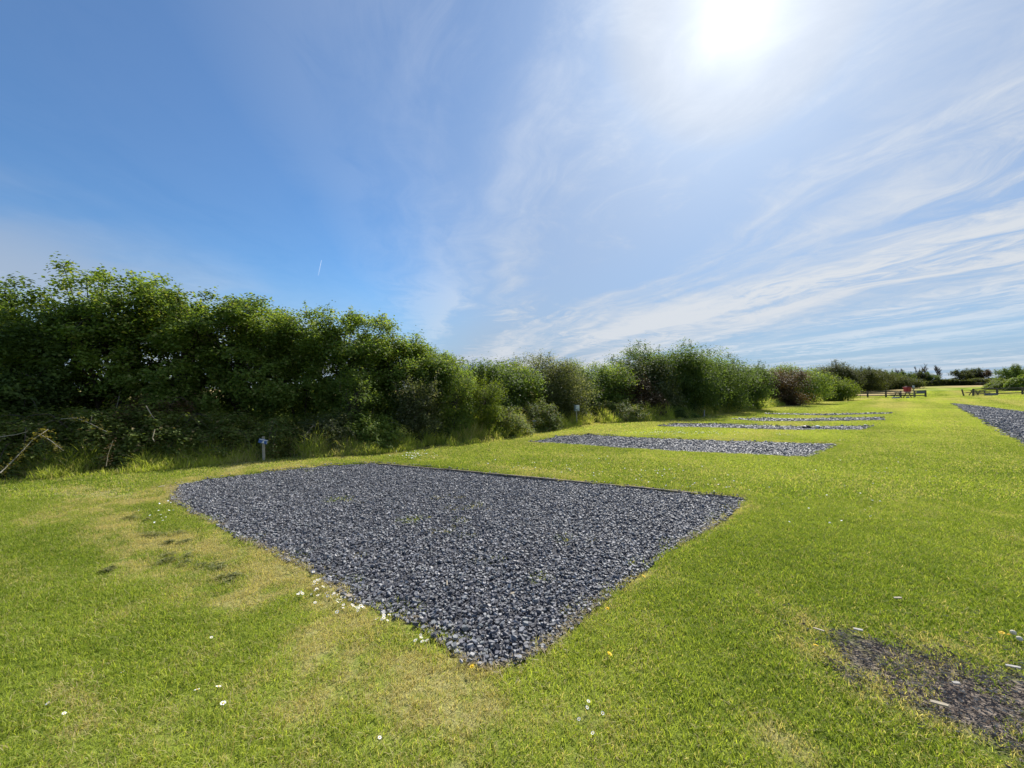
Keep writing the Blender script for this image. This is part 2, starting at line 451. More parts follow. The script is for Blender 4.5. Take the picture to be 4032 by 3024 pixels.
# ------------------------------------------------------------------ ground sheet
def axis(parts):
    out = []
    for a, b, s in parts: out.append(np.arange(a, b, s))
    return np.concatenate(out+[[parts[-1][1]]])
def build_ground():
    xs = axis([(-1800, -200, 200), (-200, -40, 16), (-40, -12, 1.5), (-12, -7, .25), (-7, 7, .07), (7, 14, .2), (14, 60, .5), (60, 180, 2.0), (180, 2000, 200)])
    ys = axis([(-300, -20, 60), (-20, 0, 4), (0, 9.5, .07), (9.5, 26, .22), (26, 62, .9), (62, 150, 2.0), (150, 3000, 300)])
    X, Y = np.meshgrid(xs, ys)
    nx, ny = len(xs), len(ys)
    x, y = X.ravel(), Y.ravel()
    Z = ground_z(x, y)
    V = np.stack([x, y, Z], 1)
    i = np.arange((ny-1)*(nx-1)); r = i//(nx-1); c = i % (nx-1); a = r*nx+c
    me = np_mesh('lawn', V, np.stack([a, a+1, a+nx+1, a+nx], 1))
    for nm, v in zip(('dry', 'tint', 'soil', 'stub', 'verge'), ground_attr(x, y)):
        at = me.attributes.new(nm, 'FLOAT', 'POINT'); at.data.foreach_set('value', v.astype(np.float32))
    me.polygons.foreach_set('use_smooth', np.ones(len(me.polygons), bool))
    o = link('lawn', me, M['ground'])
    tag(o, 'mown green camping field lawn with dry patches running up to the fences', 'lawn', kind='structure')
build_ground()

def poly_points(poly, density, shrink=0.0, wobble=.06, seed=1):
    lo, hi = poly.min(0), poly.max(0)
    n = int((hi-lo).prod()*density)
    r = np.random.default_rng(seed)
    p = lo+r.random((n, 2))*(hi-lo)
    s = sdist(p[:, 0], p[:, 1], poly)+(fbm(p[:, 0]*4, p[:, 1]*4, 5, 3)-.5)*wobble*2
    keep = s < -shrink+np.abs(r.normal(0, .012, n))
    return p[keep]

def stones(name, pts, smin, smax, z0, label, mat=None, zspread=.018, seed=3, cat='gravel', flat=.28, thick=(.22, .5), elong=1.0):
    r = np.random.default_rng(seed); n = len(pts); K = 5
    size = smin+(smax-smin)*r.random(n)**1.8
    ang = (np.arange(K)/K*2*np.pi)[None]+r.uniform(-.4, .4, (n, K))+r.uniform(0, 6.28, (n, 1))
    rad = r.uniform(.65, 1.15, (n, K))*size[:, None]*.5
    asp = r.uniform(.5, .95, n)*elong
    x = np.cos(ang)*rad; y = np.sin(ang)*rad*asp[:, None]
    th = r.uniform(*thick, n)*size*.9
    top = np.stack([x*.86, y*.86, np.broadcast_to(th[:, None]*.5, x.shape)+r.normal(0, .08, x.shape)*th[:, None]], 2)
    bot = np.stack([x, y, -np.broadcast_to(th[:, None]*.5, x.shape)], 2)
    L = np.concatenate([top, bot], 1)                       # n,10,3
    rz = r.uniform(0, 6.28, n); tx = r.normal(0, flat, n); ty = r.normal(0, flat, n)
    def rot(a, ax):
        c, s = np.cos(a), np.sin(a); o = np.zeros_like(c); e = np.ones_like(c)
        if ax == 'z': m = [[c, -s, o], [s, c, o], [o, o, e]]
        if ax == 'x': m = [[e, o, o], [o, c, -s], [o, s, c]]
        if ax == 'y': m = [[c, o, s], [o, e, o], [-s, o, c]]
        return np.array(m).transpose(2, 0, 1)
    Q = rot(tx, 'x')@rot(ty, 'y')@rot(rz, 'z')
    L = np.einsum('nij,nkj->nki', Q, L)
    zz = z0(pts[:, 0], pts[:, 1])+r.random(n)*zspread+size*.12
    L += np.stack([pts[:, 0], pts[:, 1], zz], 1)[:, None, :]
    V = L.reshape(-1, 3); b = (np.arange(n)*2*K)[:, None]
    tops = b+np.arange(K)[None]
    k = np.arange(K); k2 = (k+1) % K
    sides = np.stack([b+K+k, b+K+k2, b+k2, b+k], 2).reshape(-1, 4)
    me = np_mesh(name, V, polys=[tops, sides])
    o = link(name, me, mat or M['stone'])
    return tag(o, label, cat, kind='stuff')

def bed(poly, label):
    """thin sheet under the stones, 6 mm above the land"""
    lo, hi = poly.min(0)-.05, poly.max(0)+.05
    s = max(.12, (hi-lo).max()/70)
    xs = np.arange(lo[0], hi[0]+s, s); ys = np.arange(lo[1], hi[1]+s, s)
    X, Y = np.meshgrid(xs, ys); nx, ny = len(xs), len(ys)
    x, y = X.ravel(), Y.ravel(); z = ground_z(x, y)+.006
    # use the lowest land around each vertex so the sheet stays under the stones
    V = np.stack([x, y, z], 1)
    i = np.arange((ny-1)*(nx-1)); a = (i//(nx-1))*nx+i % (nx-1)
    q = np.stack([a, a+1, a+nx+1, a+nx], 1)
    cx = x[q].mean(1); cy = y[q].mean(1)
    q = q[sdist(cx, cy, poly) < -s*.5]
    me = np_mesh('gravel_bed', V, q)
    return tag(link('gravel_bed', me, M['bed']), label, 'gravel bed', kind='structure')

PADNAMES = ['large nearest gravel pitch', 'second gravel pitch beyond the nearest one', 'third gravel pitch holding the dark bag',
            'fourth narrow looking gravel pitch', 'farthest gravel pitch before the rail fence']
specs = [(4300, .012, .042, .022), (1000, .025, .070, .03), (420, .04, .10, .04), (300, .05, .12, .05), (220, .06, .14, .05)]
for i, (poly, nm, sp) in enumerate(zip(PADS, PADNAMES, specs)):
    bed(poly, 'dark ground under the '+nm)
    pts = poly_points(poly, sp[0], 0, (.035, .09, .12, .12, .12)[i], 10+i)
    if i == 0:                             # a few weeds show between the stones further back
        pass
    stones('slate_gravel', pts, sp[1], sp[2], ground_z, 'blue grey slate chippings filling the '+nm, zspread=sp[3]*(1 if i == 0 else .6), seed=20+i, flat=.28 if i == 0 else .14)
bed(TRACK, 'dark ground under the slate track at the right')
tp = poly_points(TRACK, 300, 0, .35, 31)
tp = tp[(tp[:, 1] > 6)]
stones('slate_gravel', tp, .035, .10, ground_z, 'blue grey slate chippings of the track at the right edge', zspread=.025, seed=33, flat=.14)
# stray stones on the soil patch edge and pad corner larger pieces
cor = PADS[0][11]
r_ = np.random.default_rng(5)
pp = cor+np.stack([r_.normal(0, .34, 170), np.abs(r_.normal(.22, .25, 170))], 1)
pp = pp[inside(pp[:, 0], pp[:, 1], PADS[0])]
stones('slate_gravel', pp, .035, .055, lambda x, y: ground_z(x, y)+.018, 'larger loose slate pieces in the near corner of the gravel', seed=44)

# ------------------------------------------------------------------ grass blades
def blade_mesh(name, nb, radius, h, w, seed, bend=.6, mat=None):
    r = np.random.default_rng(seed)
    a = r.uniform(0, 6.28, nb); d = radius*np.sqrt(r.random(nb))
    bx, by = np.cos(a)*d, np.sin(a)*d
    hh = h*r.uniform(.45, 1.15, nb); ww = w*r.uniform(.6, 1.2, nb)
    t = r.uniform(0, 6.28, nb); f = r.uniform(0, 6.28, nb); bd = bend*r.uniform(.2, 1.5, nb)
    V = []
    for lv, wd in ((0, 1), (.55, .85), (1.0, .12)):
        off = bd*hh*lv**1.7
        cx = bx+np.cos(t)*off; cy = by+np.sin(t)*off; cz = hh*lv*(1-.35*lv*np.minimum(bd, 1))
        for sgn in (-1, 1):
            V.append(np.stack([cx+np.cos(f)*ww*.5*wd*sgn, cy+np.sin(f)*ww*.5*wd*sgn, cz], 1))
    V = np.stack(V, 1).reshape(-1, 3)
    b = (np.arange(nb)*6)[:, None]
    q = np.concatenate([b+np.array([[0, 1, 3, 2]]), b+np.array([[2, 3, 5, 4]])], 0)
    me = np_mesh(name, V, q); me.materials.append(mat or M['grass'])
    return me
def scatter_object(name, pts, sc, idx, variants, label, dry, tint, cat='grass', seed=0):
    coll = bpy.data.collections.new(name+'_tufts')
    for i, me in enumerate(variants):
        coll.objects.link(bpy.data.objects.new('%s_tuft_%d' % (name, i), me))
    n = len(pts); r = np.random.default_rng(seed+100)
    me = bpy.data.meshes.new(name); me.vertices.add(n)
    me.vertices.foreach_set('co', np.ascontiguousarray(pts, np.float32).ravel())
    for nm, v in (('rz', r.uniform(0, 6.28, n)), ('sc', sc), ('dry', dry), ('tint', tint)):
        at = me.attributes.new(nm, 'FLOAT', 'POINT'); at.data.foreach_set('value', np.asarray(v, np.float32))
    at = me.attributes.new('idx', 'INT', 'POINT'); at.data.foreach_set('value', np.asarray(idx, np.int32))
    o = link(name, me, None)
    ng = bpy.data.node_groups.new(name, 'GeometryNodeTree')
    ng.interface.new_socket('Geometry', in_out='INPUT', socket_type='NodeSocketGeometry')
    ng.interface.new_socket('Geometry', in_out='OUTPUT', socket_type='NodeSocketGeometry')
    N = ng.nodes; L = ng.links
    gi = N.new('NodeGroupInput'); go = N.new('NodeGroupOutput')
    ci = N.new('GeometryNodeCollectionInfo'); ci.inputs['Collection'].default_value = coll
    ci.inputs['Separate Children'].default_value = True; ci.inputs['Reset Children'].default_value = True
    ip = N.new('GeometryNodeInstanceOnPoints'); ip.inputs['Pick Instance'].default_value = True
    def na(nm, t='FLOAT'):
        q = N.new('GeometryNodeInputNamedAttribute'); q.data_type = t; q.inputs['Name'].default_value = nm
        return [s for s in q.outputs if s.enabled and s.name == 'Attribute'][0]
    cx = N.new('ShaderNodeCombineXYZ'); L.new(na('rz'), cx.inputs[2])
    L.new(gi.outputs[0], ip.inputs['Points']); L.new(ci.outputs[0], ip.inputs['Instance'])
    L.new(na('idx', 'INT'), ip.inputs['Instance Index']); L.new(cx.outputs[0], ip.inputs['Rotation'])
    L.new(na('sc'), ip.inputs['Scale']); L.new(ip.outputs[0], go.inputs[0])
    md = o.modifiers.new('scatter', 'NODES'); md.node_group = ng
    return tag(o, label, cat, kind='stuff')

def build_grass():
    V = [blade_mesh('short_tuft', 105, .085, .034, .0034, s, bend=.9) for s in range(6)]
    V += [blade_mesh('mid_tuft', 190, .24, .036, .0070, 50+s, bend=.9) for s in range(5)]
    V += [blade_mesh('wide_tuft', 330, .62, .040, .0130, 80+s, bend=.8) for s in range(5)]
    r = np.random.default_rng(77)
    allp, sc, idx = [], [], []
    def cand(x0, x1, y0, y1, sp):
        xs = np.arange(x0, x1, sp); ys = np.arange(y0, y1, sp)
        X, Y = np.meshgrid(xs, ys)
        p = np.stack([X.ravel(), Y.ravel()], 1)+r.uniform(-.5, .5, (X.size, 2))*sp
        return p
    def view(p, m):
        return (np.abs(p[:, 0]) < 1.36*p[:, 1]+m)
    # near
    p = cand(-8.5, 8.5, .7, 5.2, .070); p = p[view(p, .9)]
    s = pad_sd(p[:, 0], p[:, 1])+(fbm(p[:, 0]*4, p[:, 1]*4, 5, 3)-.5)*.07
    keep = (s > .01) | ((s > -.14) & (r.random(len(p)) < .24)) | (r.random(len(p)) < .0012)
    p = p[keep & (sdist(p[:, 0], p[:, 1], HEDGE_POLY) > -.3)]
    allp.append(p); sc.append(r.uniform(.75, 1.2, len(p))); idx.append(r.integers(0, 6, len(p)))
    # middle, with small tufts close to gravel
    p = cand(-19, 19, 5.2, 13, .20); p = p[view(p, 1.5)]
    s = pad_sd(p[:, 0], p[:, 1]); hs = sdist(p[:, 0], p[:, 1], HEDGE_POLY)
    q = p[(s > .22) & (hs > -.3)]
    allp.append(q); sc.append(r.uniform(.85, 1.2, len(q))); idx.append(r.integers(6, 11, len(q)))
    p = cand(-14, 19, 5.2, 15, .085); s = pad_sd(p[:, 0], p[:, 1]); p = p[(s > .01) & (s < .34) & view(p, 1.5)]
    allp.append(p); sc.append(r.uniform(.9, 1.4, len(p))); idx.append(r.integers(0, 6, len(p)))
    # far
    p = cand(15, 98, 38, 72, .75); p = p[(np.abs(p[:, 0]) < 1.4*p[:, 1])]; p = p[(ground_attr(p[:, 0], p[:, 1])[3] < .4)]
    p = p[sdist(p[:, 0], p[:, 1], HEDGE_POLY) > -.3]
    allp.append(p); sc.append(r.uniform(1.1, 1.4, len(p))); idx.append(r.integers(11, 16, len(p)))
    p = cand(-8, 52, 13, 38, .48); p = p[view(p, 2)]
    s = pad_sd(p[:, 0], p[:, 1]); hs = sdist(p[:, 0], p[:, 1], HEDGE_POLY)
    q = p[(s > .62) & (hs > -.3)]
    allp.append(q); sc.append(r.uniform(.85, 1.15, len(q))); idx.append(r.integers(11, 16, len(q)))
    p = cand(-8, 52, 13, 32, .20); s = pad_sd(p[:, 0], p[:, 1]); p = p[(s > .17) & (s < .75) & view(p, 2)]
    p = p[sdist(p[:, 0], p[:, 1], HEDGE_POLY) > -.3]
    allp.append(p); sc.append(r.uniform(.9, 1.2, len(p))); idx.append(r.integers(6, 11, len(p)))
    # weeds rooted between the stones
    for a, b, n, sg in ((742,1077,16,.09),(882,1123,14,.07),(1005,1095,12,.14),(948,1072,10,.12),(1045,1210,3,.04),(700,1012,10,.2),(1180,1240,3,.05),(980,1140,6,.15),(1230,1170,4,.1)):
        c = P(a*1.8228, b*1.8228); allp.append(c+r.normal(0, sg, (n, 2))*np.array([1.3, .7])); sc.append(r.uniform(.7, 1.2, n)); idx.append(r.integers(0, 6, n))
    p = np.concatenate(allp); sc = np.concatenate(sc); idx = np.concatenate(idx)
    dry, tint, soil, stub, verge = ground_attr(p[:, 0], p[:, 1])
    tint = np.clip(tint+r.normal(0, .10, len(p)), 0, 1)
    clump = fbm(p[:, 0]*7, p[:, 1]*7, 91, 2)
    keep = (r.random(len(p)) > soil*.72) & (r.random(len(p)) > .12*dry)
    sc = sc*(.8+.5*clump)*(1-.22*dry)
    z = ground_z(p[:, 0], p[:, 1])
    P3 = np.stack([p[:, 0], p[:, 1], z], 1)[keep]
    scatter_object('grass', P3, sc[keep], idx[keep], V, 'short mown grass blades covering the lawn', dry[keep], tint[keep])
build_grass()

# ------------------------------------------------------------------ tubes and boxes
def tube_arrays(paths, sides=5):
    """paths: list of (pts (k,3), radii (k)); returns V, quads"""
    Vs, Qs, off = [], [], 0
    for pts, rad in paths:
        pts = np.asarray(pts, float); k = len(pts)
        t = np.gradient(pts, axis=0); t /= np.linalg.norm(t, axis=1)[:, None]+1e-9
        ref = np.where(np.abs(t[:, 2:3]) > .9, np.array([[1., 0, 0]]), np.array([[0, 0, 1.]]))
        a = np.cross(t, ref); a /= np.linalg.norm(a, axis=1)[:, None]+1e-9
        b = np.cross(t, a)
        th = np.arange(sides)/sides*2*np.pi
        ring = pts[:, None]+np.asarray(rad)[:, None, None]*(np.cos(th)[None, :, None]*a[:, None]+np.sin(th)[None, :, None]*b[:, None])
        Vs.append(ring.reshape(-1, 3))
        i = np.arange(k-1)[:, None]*sides; j = np.arange(sides)[None]; j2 = (j+1) % sides
        Qs.append(np.stack([i+j, i+j2, i+sides+j2, i+sides+j], 2).reshape(-1, 4)+off)
        off += k*sides
    return np.concatenate(Vs), np.concatenate(Qs)
def tubes(name, paths, mat, parent=None, sides=5):
    V, Q = tube_arrays(paths, sides)
    me = np_mesh(name, V, Q); me.polygons.foreach_set('use_smooth', np.ones(len(me.polygons), bool))
    return link(name, me, mat, parent, True)
import bmesh
def boxes(name, specs, mat, parent=None, bevel=.004):
    """specs: list of (center, size, rotation euler or None), local to the parent"""
    bm = bmesh.new()
    for c, s, rot in specs:
        m = Matrix.Translation(c)
        if rot: 
            from mathutils import Euler
            m = m @ Euler(rot).to_matrix().to_4x4()
        m = m @ Matrix.Diagonal((*s, 1))
        bmesh.ops.create_cube(bm, size=1, matrix=m)
    if bevel: bmesh.ops.bevel(bm, geom=bm.edges[:], offset=bevel, segments=1, affect='EDGES')
    me = bpy.data.meshes.new(name); bm.to_mesh(me); bm.free()
    return link(name, me, mat, parent)
def cyls(name, specs, mat, parent=None, seg=16, bevel=.003):
    """specs: (center, r1, r2, depth, rotation)"""
    from mathutils import Euler
    bm = bmesh.new()
    for c, r1, r2, d, rot in specs:
        m = Matrix.Translation(c)
        if rot: m = m @ Euler(rot).to_matrix().to_4x4()
        bmesh.ops.create_cone(bm, cap_ends=True, segments=seg, radius1=r1, radius2=r2, depth=d, matrix=m)
    me = bpy.data.meshes.new(name); bm.to_mesh(me); bm.free()
    return link(name, me, mat, parent)

# ------------------------------------------------------------------ leaves, trees
def leaf_arrays(pos, size, r, up=.4, out=None, aspect=.55):
    n = len(pos)
    nrm = r.normal(0, 1, (n, 3)); nrm /= np.linalg.norm(nrm, axis=1)[:, None]
    nrm[:, 2] = np.abs(nrm[:, 2])
    nrm = nrm*(1-up)+np.array([0, 0, up])
    if out is not None: nrm = nrm+out*.6
    nrm /= np.linalg.norm(nrm, axis=1)[:, None]
    d = np.cross(nrm, r.normal(0, 1, (n, 3))); d /= np.linalg.norm(d, axis=1)[:, None]+1e-9
    s = np.cross(nrm, d)
    L = (size*r.uniform(.6, 1.25, n))[:, None]; W = L*aspect*.5
    fold = nrm*L*.12
    V = np.stack([pos-d*L*.5, pos+s*W+fold-d*L*.05, pos+d*L*.5, pos-s*W+fold-d*L*.05], 1).reshape(-1, 3)
    return V
def leaves_object(name, pos, size, r, mat, parent, up=.4, out=None, aspect=.55):
    V = leaf_arrays(pos, size, r, up, out, aspect)
    Q = np.arange(len(V)).reshape(-1, 4)
    return link(name, np_mesh(name, V, Q), mat, parent, True)

def clump_centres(c, rad, n, r, seed, gap=.45, lowgap=0, shell=.35):
    """points through a crown, thinned into clumps with gaps between"""
    p = r.normal(0, 1, (n*3, 3)); p /= np.linalg.norm(p, axis=1)[:, None]
    rr = shell+(1-shell)*r.random(n*3)**.7
    wob = 1+.24*(fbm(p[:, 0]*2.2+seed, p[:, 1]*2.2+p[:, 2]*1.9, seed, 3)-.5)*2
    p = np.sign(p)*np.abs(p)**.78
    q = p*rr[:, None]*wob[:, None]
    g = fbm(q[:, 0]*3+seed*3.1, q[:, 2]*3+q[:, 1]*1.7, seed+9, 2)
    keep = g > gap
    if lowgap: keep &= ~((q[:, 2] < -.1) & (r.random(len(q)) < lowgap))
    q = q[keep][:n]
    return np.asarray(c)+q*np.asarray(rad), q

def tree(name, label, cat, x, y, top, rx, ry, low, nleaf, lsize, mat, group=None, seed=1, gap=.42, shoots=14, shoot_len=.45,
         lowgap=.0, lean=(0, 0), stems=3, aspect=.55, up=.35, clump=.15, trunk=True, per=60, zoff=0, tr=.05, bark='bark'):
    r = np.random.default_rng(seed*13+5)
    z0 = TZ(x, y)+zoff
    root = empty(name, (x, y, z0), label=label, cat=cat, group=group)
    H = top-z0
    cz = z0+(H+low*H)/2; rz = (H-low*H)/2
    c = (x+lean[0], y+lean[1], cz)
    cen, q = clump_centres(c, (rx, ry, rz), max(nleaf//per, 8), r, seed, gap, lowgap)
    cen = cen[cen[:, 2] > z0+.08]
    k = len(cen); per_n = nleaf//k
    pos = np.repeat(cen, per_n, 0)+r.normal(0, clump, (k*per_n, 3))*np.array([1, 1, .75])
    # shoots stand up out of the top
    paths = []
    hi = cen[np.argsort(-(cen[:, 2]+r.uniform(-.25, .25, k)*rz))[:max(shoots*2, 1)]]
    for i in range(min(shoots, len(hi))):
        b = hi[i*2 % len(hi)]; L = shoot_len*r.uniform(.5, 1.3)
        d = np.array([r.normal(0, .22), r.normal(0, .22), 1.0])
        t = np.linspace(0, 1, 5)[:, None]
        path = b+d*L*t+np.array([r.normal(0, .06), 0, 0])*t**2
        paths.append((path, np.linspace(.008, .002, 5)*max(1, lsize/.06)))
        m = int(34*L/.45)
        tt = r.random((m, 1))**.9
        pos = np.concatenate([pos, b+d*L*tt+r.normal(0, .035*(lsize/.06), (m, 3))])
    pos = pos[pos[:, 2] > z0+.03]
    out = (pos-np.array(c))/np.array((rx, ry, rz))
    crown = leaves_object('crown', pos, lsize, r, M[mat], root, up, out*.5, aspect)
    if trunk:
        ends = [q_[0][0] for q_ in paths]
        for s in range(stems):
            bx = x+r.normal(0, .05); by = y+r.normal(0, .05)
            tx, ty, tz = np.array(c)+r.normal(0, .3, 3)*np.array((rx, ry, rz*.5))
            t = np.linspace(0, 1, 7)
            pth = np.stack([bx+(tx-bx)*t+np.sin(t*5+s)*.08, by+(ty-by)*t+np.cos(t*4+s)*.06, z0-.05+(tz-z0+rz*.5)*t], 1)
            paths.append((pth, tr*(H/4)*np.linspace(1, .3, 7)))
            for b in range(9):
                a = pth[r.integers(2, 7)]; e = cen[r.integers(0, k)]
                mid = (a+e)/2+r.normal(0, .12, 3)+np.array([0, 0, .1])
                paths.append((np.stack([a, mid, e]), np.array([.022, .014, .005])*(H/4)))
        for i, e in enumerate(ends):
            a = pth[4 if e[2] > pth[4][2] else 3]
            paths.append((np.stack([a, (a+e)/2+np.array([0, 0, .05]), e]), np.array([.016, .011, .007])*(H/4)))
        tubes('trunk', paths, M[bark], root)
    elif paths:
        tubes('stem', paths, M[bark], root)
    return root

def mound(name, label, cat, x, y, top, rx, ry, nleaf, lsize, mat, group=None, seed=1, canes=10, up=.55, aspect=.7):
    """a bramble or fern heap: leaves over a lumpy dome, canes arching out"""
    r = np.random.default_rng(seed*7+3); z0 = TZ(x, y); H = top-z0
    root = empty(name, (x, y, z0), label=label, cat=cat, group=group)
    n = nleaf
    a = r.uniform(0, 6.28, n); cz = r.random(n)
    st = np.sqrt(1-cz**2)
    dirs = np.stack([np.cos(a)*st, np.sin(a)*st, cz], 1)
    nz = fbm(dirs[:, 0]*3.6+seed, dirs[:, 1]*3.6+dirs[:, 2]*3.1, seed, 4)
    rr = (.50+.95*nz)*(1-.28*r.random(n)**2)
    pos = np.array([x, y, z0])+dirs*rr[:, None]*np.array([rx, ry, H])
    pos += r.normal(0, .03, pos.shape)
    paths = []
    for i in range(canes):
        aa = r.uniform(0, 6.28); L = r.uniform(.5, 1.2)*max(.6, rx*.7)
        b = np.array([x, y, z0])+np.array([np.cos(aa)*rx*.6, np.sin(aa)*ry*.6, H*r.uniform(.5, .95)]); foot = np.array([x, y, z0])
        t = np.linspace(0, 1, 7)
        pth = b+np.stack([np.cos(aa)*L*t, np.sin(aa)*L*t, .35*L*t-.85*L*t**2], 1)
        pth[:, 2] = np.maximum(pth[:, 2], z0+.03)
        paths.append((np.concatenate([[foot, (foot*.5+b*.5)+[0, 0, H*.1]], pth]), np.linspace(.009, .003, 9)))
        m = 26; ti = r.random(m)*6; i0 = np.minimum(ti.astype(int), 5); fr = (ti-i0)[:, None]
        pos = np.concatenate([pos, pth[i0]*(1-fr)+pth[i0+1]*fr+r.normal(0, .03, (m, 3))])
    pos = pos[pos[:, 2] > z0+.02]
    out = (pos-np.array([x, y, z0+H*.2]))/np.array([rx, ry, H])
    leaves_object('foliage', pos, lsize, r, M[mat], root, up, out*.5, aspect)
    if paths: tubes('stem', paths, M['bark'], root, 4)
    return root

K = 1.8228
def hang(cx, d):
    """world point behind the hedge's front edge at overview pixel cx"""
    px = cx*K; Y = edge_depth(px)+d
    u, s = ray(px, 1530); return u*Y, Y
def topz(cy, Y): return CAMH+ray(2016, cy*K)[1]*Y

G1 = 'broadleaf trees of the tall left hedgerow'
TREES = [  # cx, top, halfwidth px, depth behind edge, low, leaves, leaf size, material, name, label, category
 (-170, 635, 190, 2.6, .10, 15000, .075, 'oakdark', 'hedgerow_tree', 'dark tree running off the left edge of the picture', G1),
 (60, 622, 135, 2.0, .12, 17000, .07, 'oakdark', 'hedgerow_tree', 'dark green tree at the left end with one tall shoot near the picture edge', G1),
 (250, 584, 125, 2.2, .15, 17000, .07, 'oak', 'hedgerow_tree', 'tallest hedgerow tree with leafy shoots sticking up above the rest', G1),
 (400, 603, 105, 2.1, .16, 15000, .07, 'oak', 'hedgerow_tree', 'green tree right of the tallest one with sky gaps low in its crown', G1),
 (530, 622, 95, 2.2, .16, 15000, .07, 'oak', 'hedgerow_tree', 'hedgerow tree standing behind the blue sign post', G1),
 (650, 655, 88, 2.3, .14, 15000, .068, 'oak', 'hedgerow_tree', 'mid green tree just right of the blue sign post with gaps near its stems', G1),
 (755, 664, 80, 2.3, .12, 15000, .068, 'oak', 'hedgerow_tree', 'sunlit topped tree above the far left corner of the nearest gravel', G1),
 (850, 700, 72, 2.4, .10, 14000, .068, 'oak', 'hedgerow_tree', 'rounded tree where the tall hedge begins to slope down', G1),
 (935, 738, 62, 2.3, .08, 12000, .068, 'oak', 'hedgerow_tree', 'lower tree with spiky twigs on the falling end of the tall hedge', G1),
 (1045, 778, 50, 2.4, .06, 9000, .075, 'oakdark', 'hedgerow_tree', 'low dark tree in the dip before the grey green willow', G1),
 (1165, 762, 72, 2.6, .04, 15000, .065, 'sallow', 'willow_tree', 'domed grey green willow bush tree with fine twiggy outline', None),
 (1283, 782, 68, 3.0, .04, 12000, .085, 'oak', 'hawthorn_tree', 'leafy tree with pale flecked leaves between willow and big dark tree', None),
 (1445, 742, 92, 3.0, .02, 19000, .095, 'oakdark', 'hedge_tree', 'big rounded dark tree tallest in the middle of the hedge line', None),
 (1532, 768, 62, 2.6, .0, 12000, .095, 'oakdark', 'hedge_tree', 'dark tree close on the right of the big rounded one', None),
 (1590, 780, 50, 2.2, .0, 10000, .10, 'oakdark', 'hedge_tree', 'upright green tree at the end of the shaded hedge corner', None),
 (1668, 796, 48, 4.0, .0, 10000, .12, 'bronze', 'hedge_tree', 'brownish bare looking tree between two green ones past the corner', None),
 (1708, 786, 44, 3.5, .0, 10000, .13, 'oak', 'hedge_tree', 'dark green tree left of the yellow green bush', None),
 (1772, 812, 46, 4.0, .0, 10000, .15, 'bright', 'sallow_bush', 'light yellow green rounded bush near the start of the rail fence', None),
  (1105, 784, 44, 2.6, .0, 9000, .08, 'oak', 'hedge_tree', 'small green tree filling the dip left of the grey green willow', None),
 (1225, 786, 46, 2.9, .0, 9000, .08, 'oakdark', 'hedge_tree', 'dark low tree tucked behind the right side of the willow', None),
 (1352, 804, 36, 2.8, .0, 7000, .09, 'bronze', 'hedge_tree', 'brown twiggy tree in the dip left of the big rounded tree', None),
 (1395, 772, 44, 3.0, .0, 9000, .095, 'sallow', 'hedge_tree', 'grey green left shoulder of the big rounded tree', None),
 (1800, 782, 34, 46, .0, 7000, .20, 'gorse', 'windblown_tree', 'highest dark wind bent tree just right of the light green bush', None),
 (1835, 795, 62, 46, .0, 12000, .20, 'gorse', 'windblown_tree', 'dark wind bent tree sloping down to the right of the highest one', None),
 (1905, 815, 52, 72, .0, 9000, .24, 'gorse', 'windblown_tree', 'lower dark scrubby tree trailing down behind the left fence', None),
]
seed = 1
for cx, ty, hw, d, low, nl, ls, mat, nm, lab, grp in TREES:
    seed += 1
    if cx > 1772:
        Y = 60+d*.5; u, _ = ray(cx*K, 1530); x, y = u*Y, Y
    else: x, y = hang(cx, d+(.45 if cx < 900 else .9 if cx > 1030 else .2)); low = min(low, .05)
    rx = hw/831*y*(1.28 if cx < 1000 else 1.42); ry = min(rx, 1.5+.03*y if not 1100 < cx < 1330 else 1.15)*.95
    tall = topz(ty+(14 if cx < 1000 else 7 if cx < 1780 else 1), y)
    tree(nm, lab, 'tree', x, y, tall, rx, ry, low, int(nl*(2.5 if cx < 1000 else 3.1)), ls*(1.12 if cx < 1000 else 1), mat, grp, seed=seed, gap=.41 if cx < 1000 else .27,
         shoots=34 if cx < 1000 else 13, shoot_len=.27*(y/10)**.6, clump=(.125 if cx < 1000 else .165)*(y/10)**.55, per=170, aspect=.72, lowgap=.25 if cx < 800 and cx > 100 else 0,
         stems=4, lean=((.5, 0) if 'leaning' in lab else (0, 0)), tr=.045)

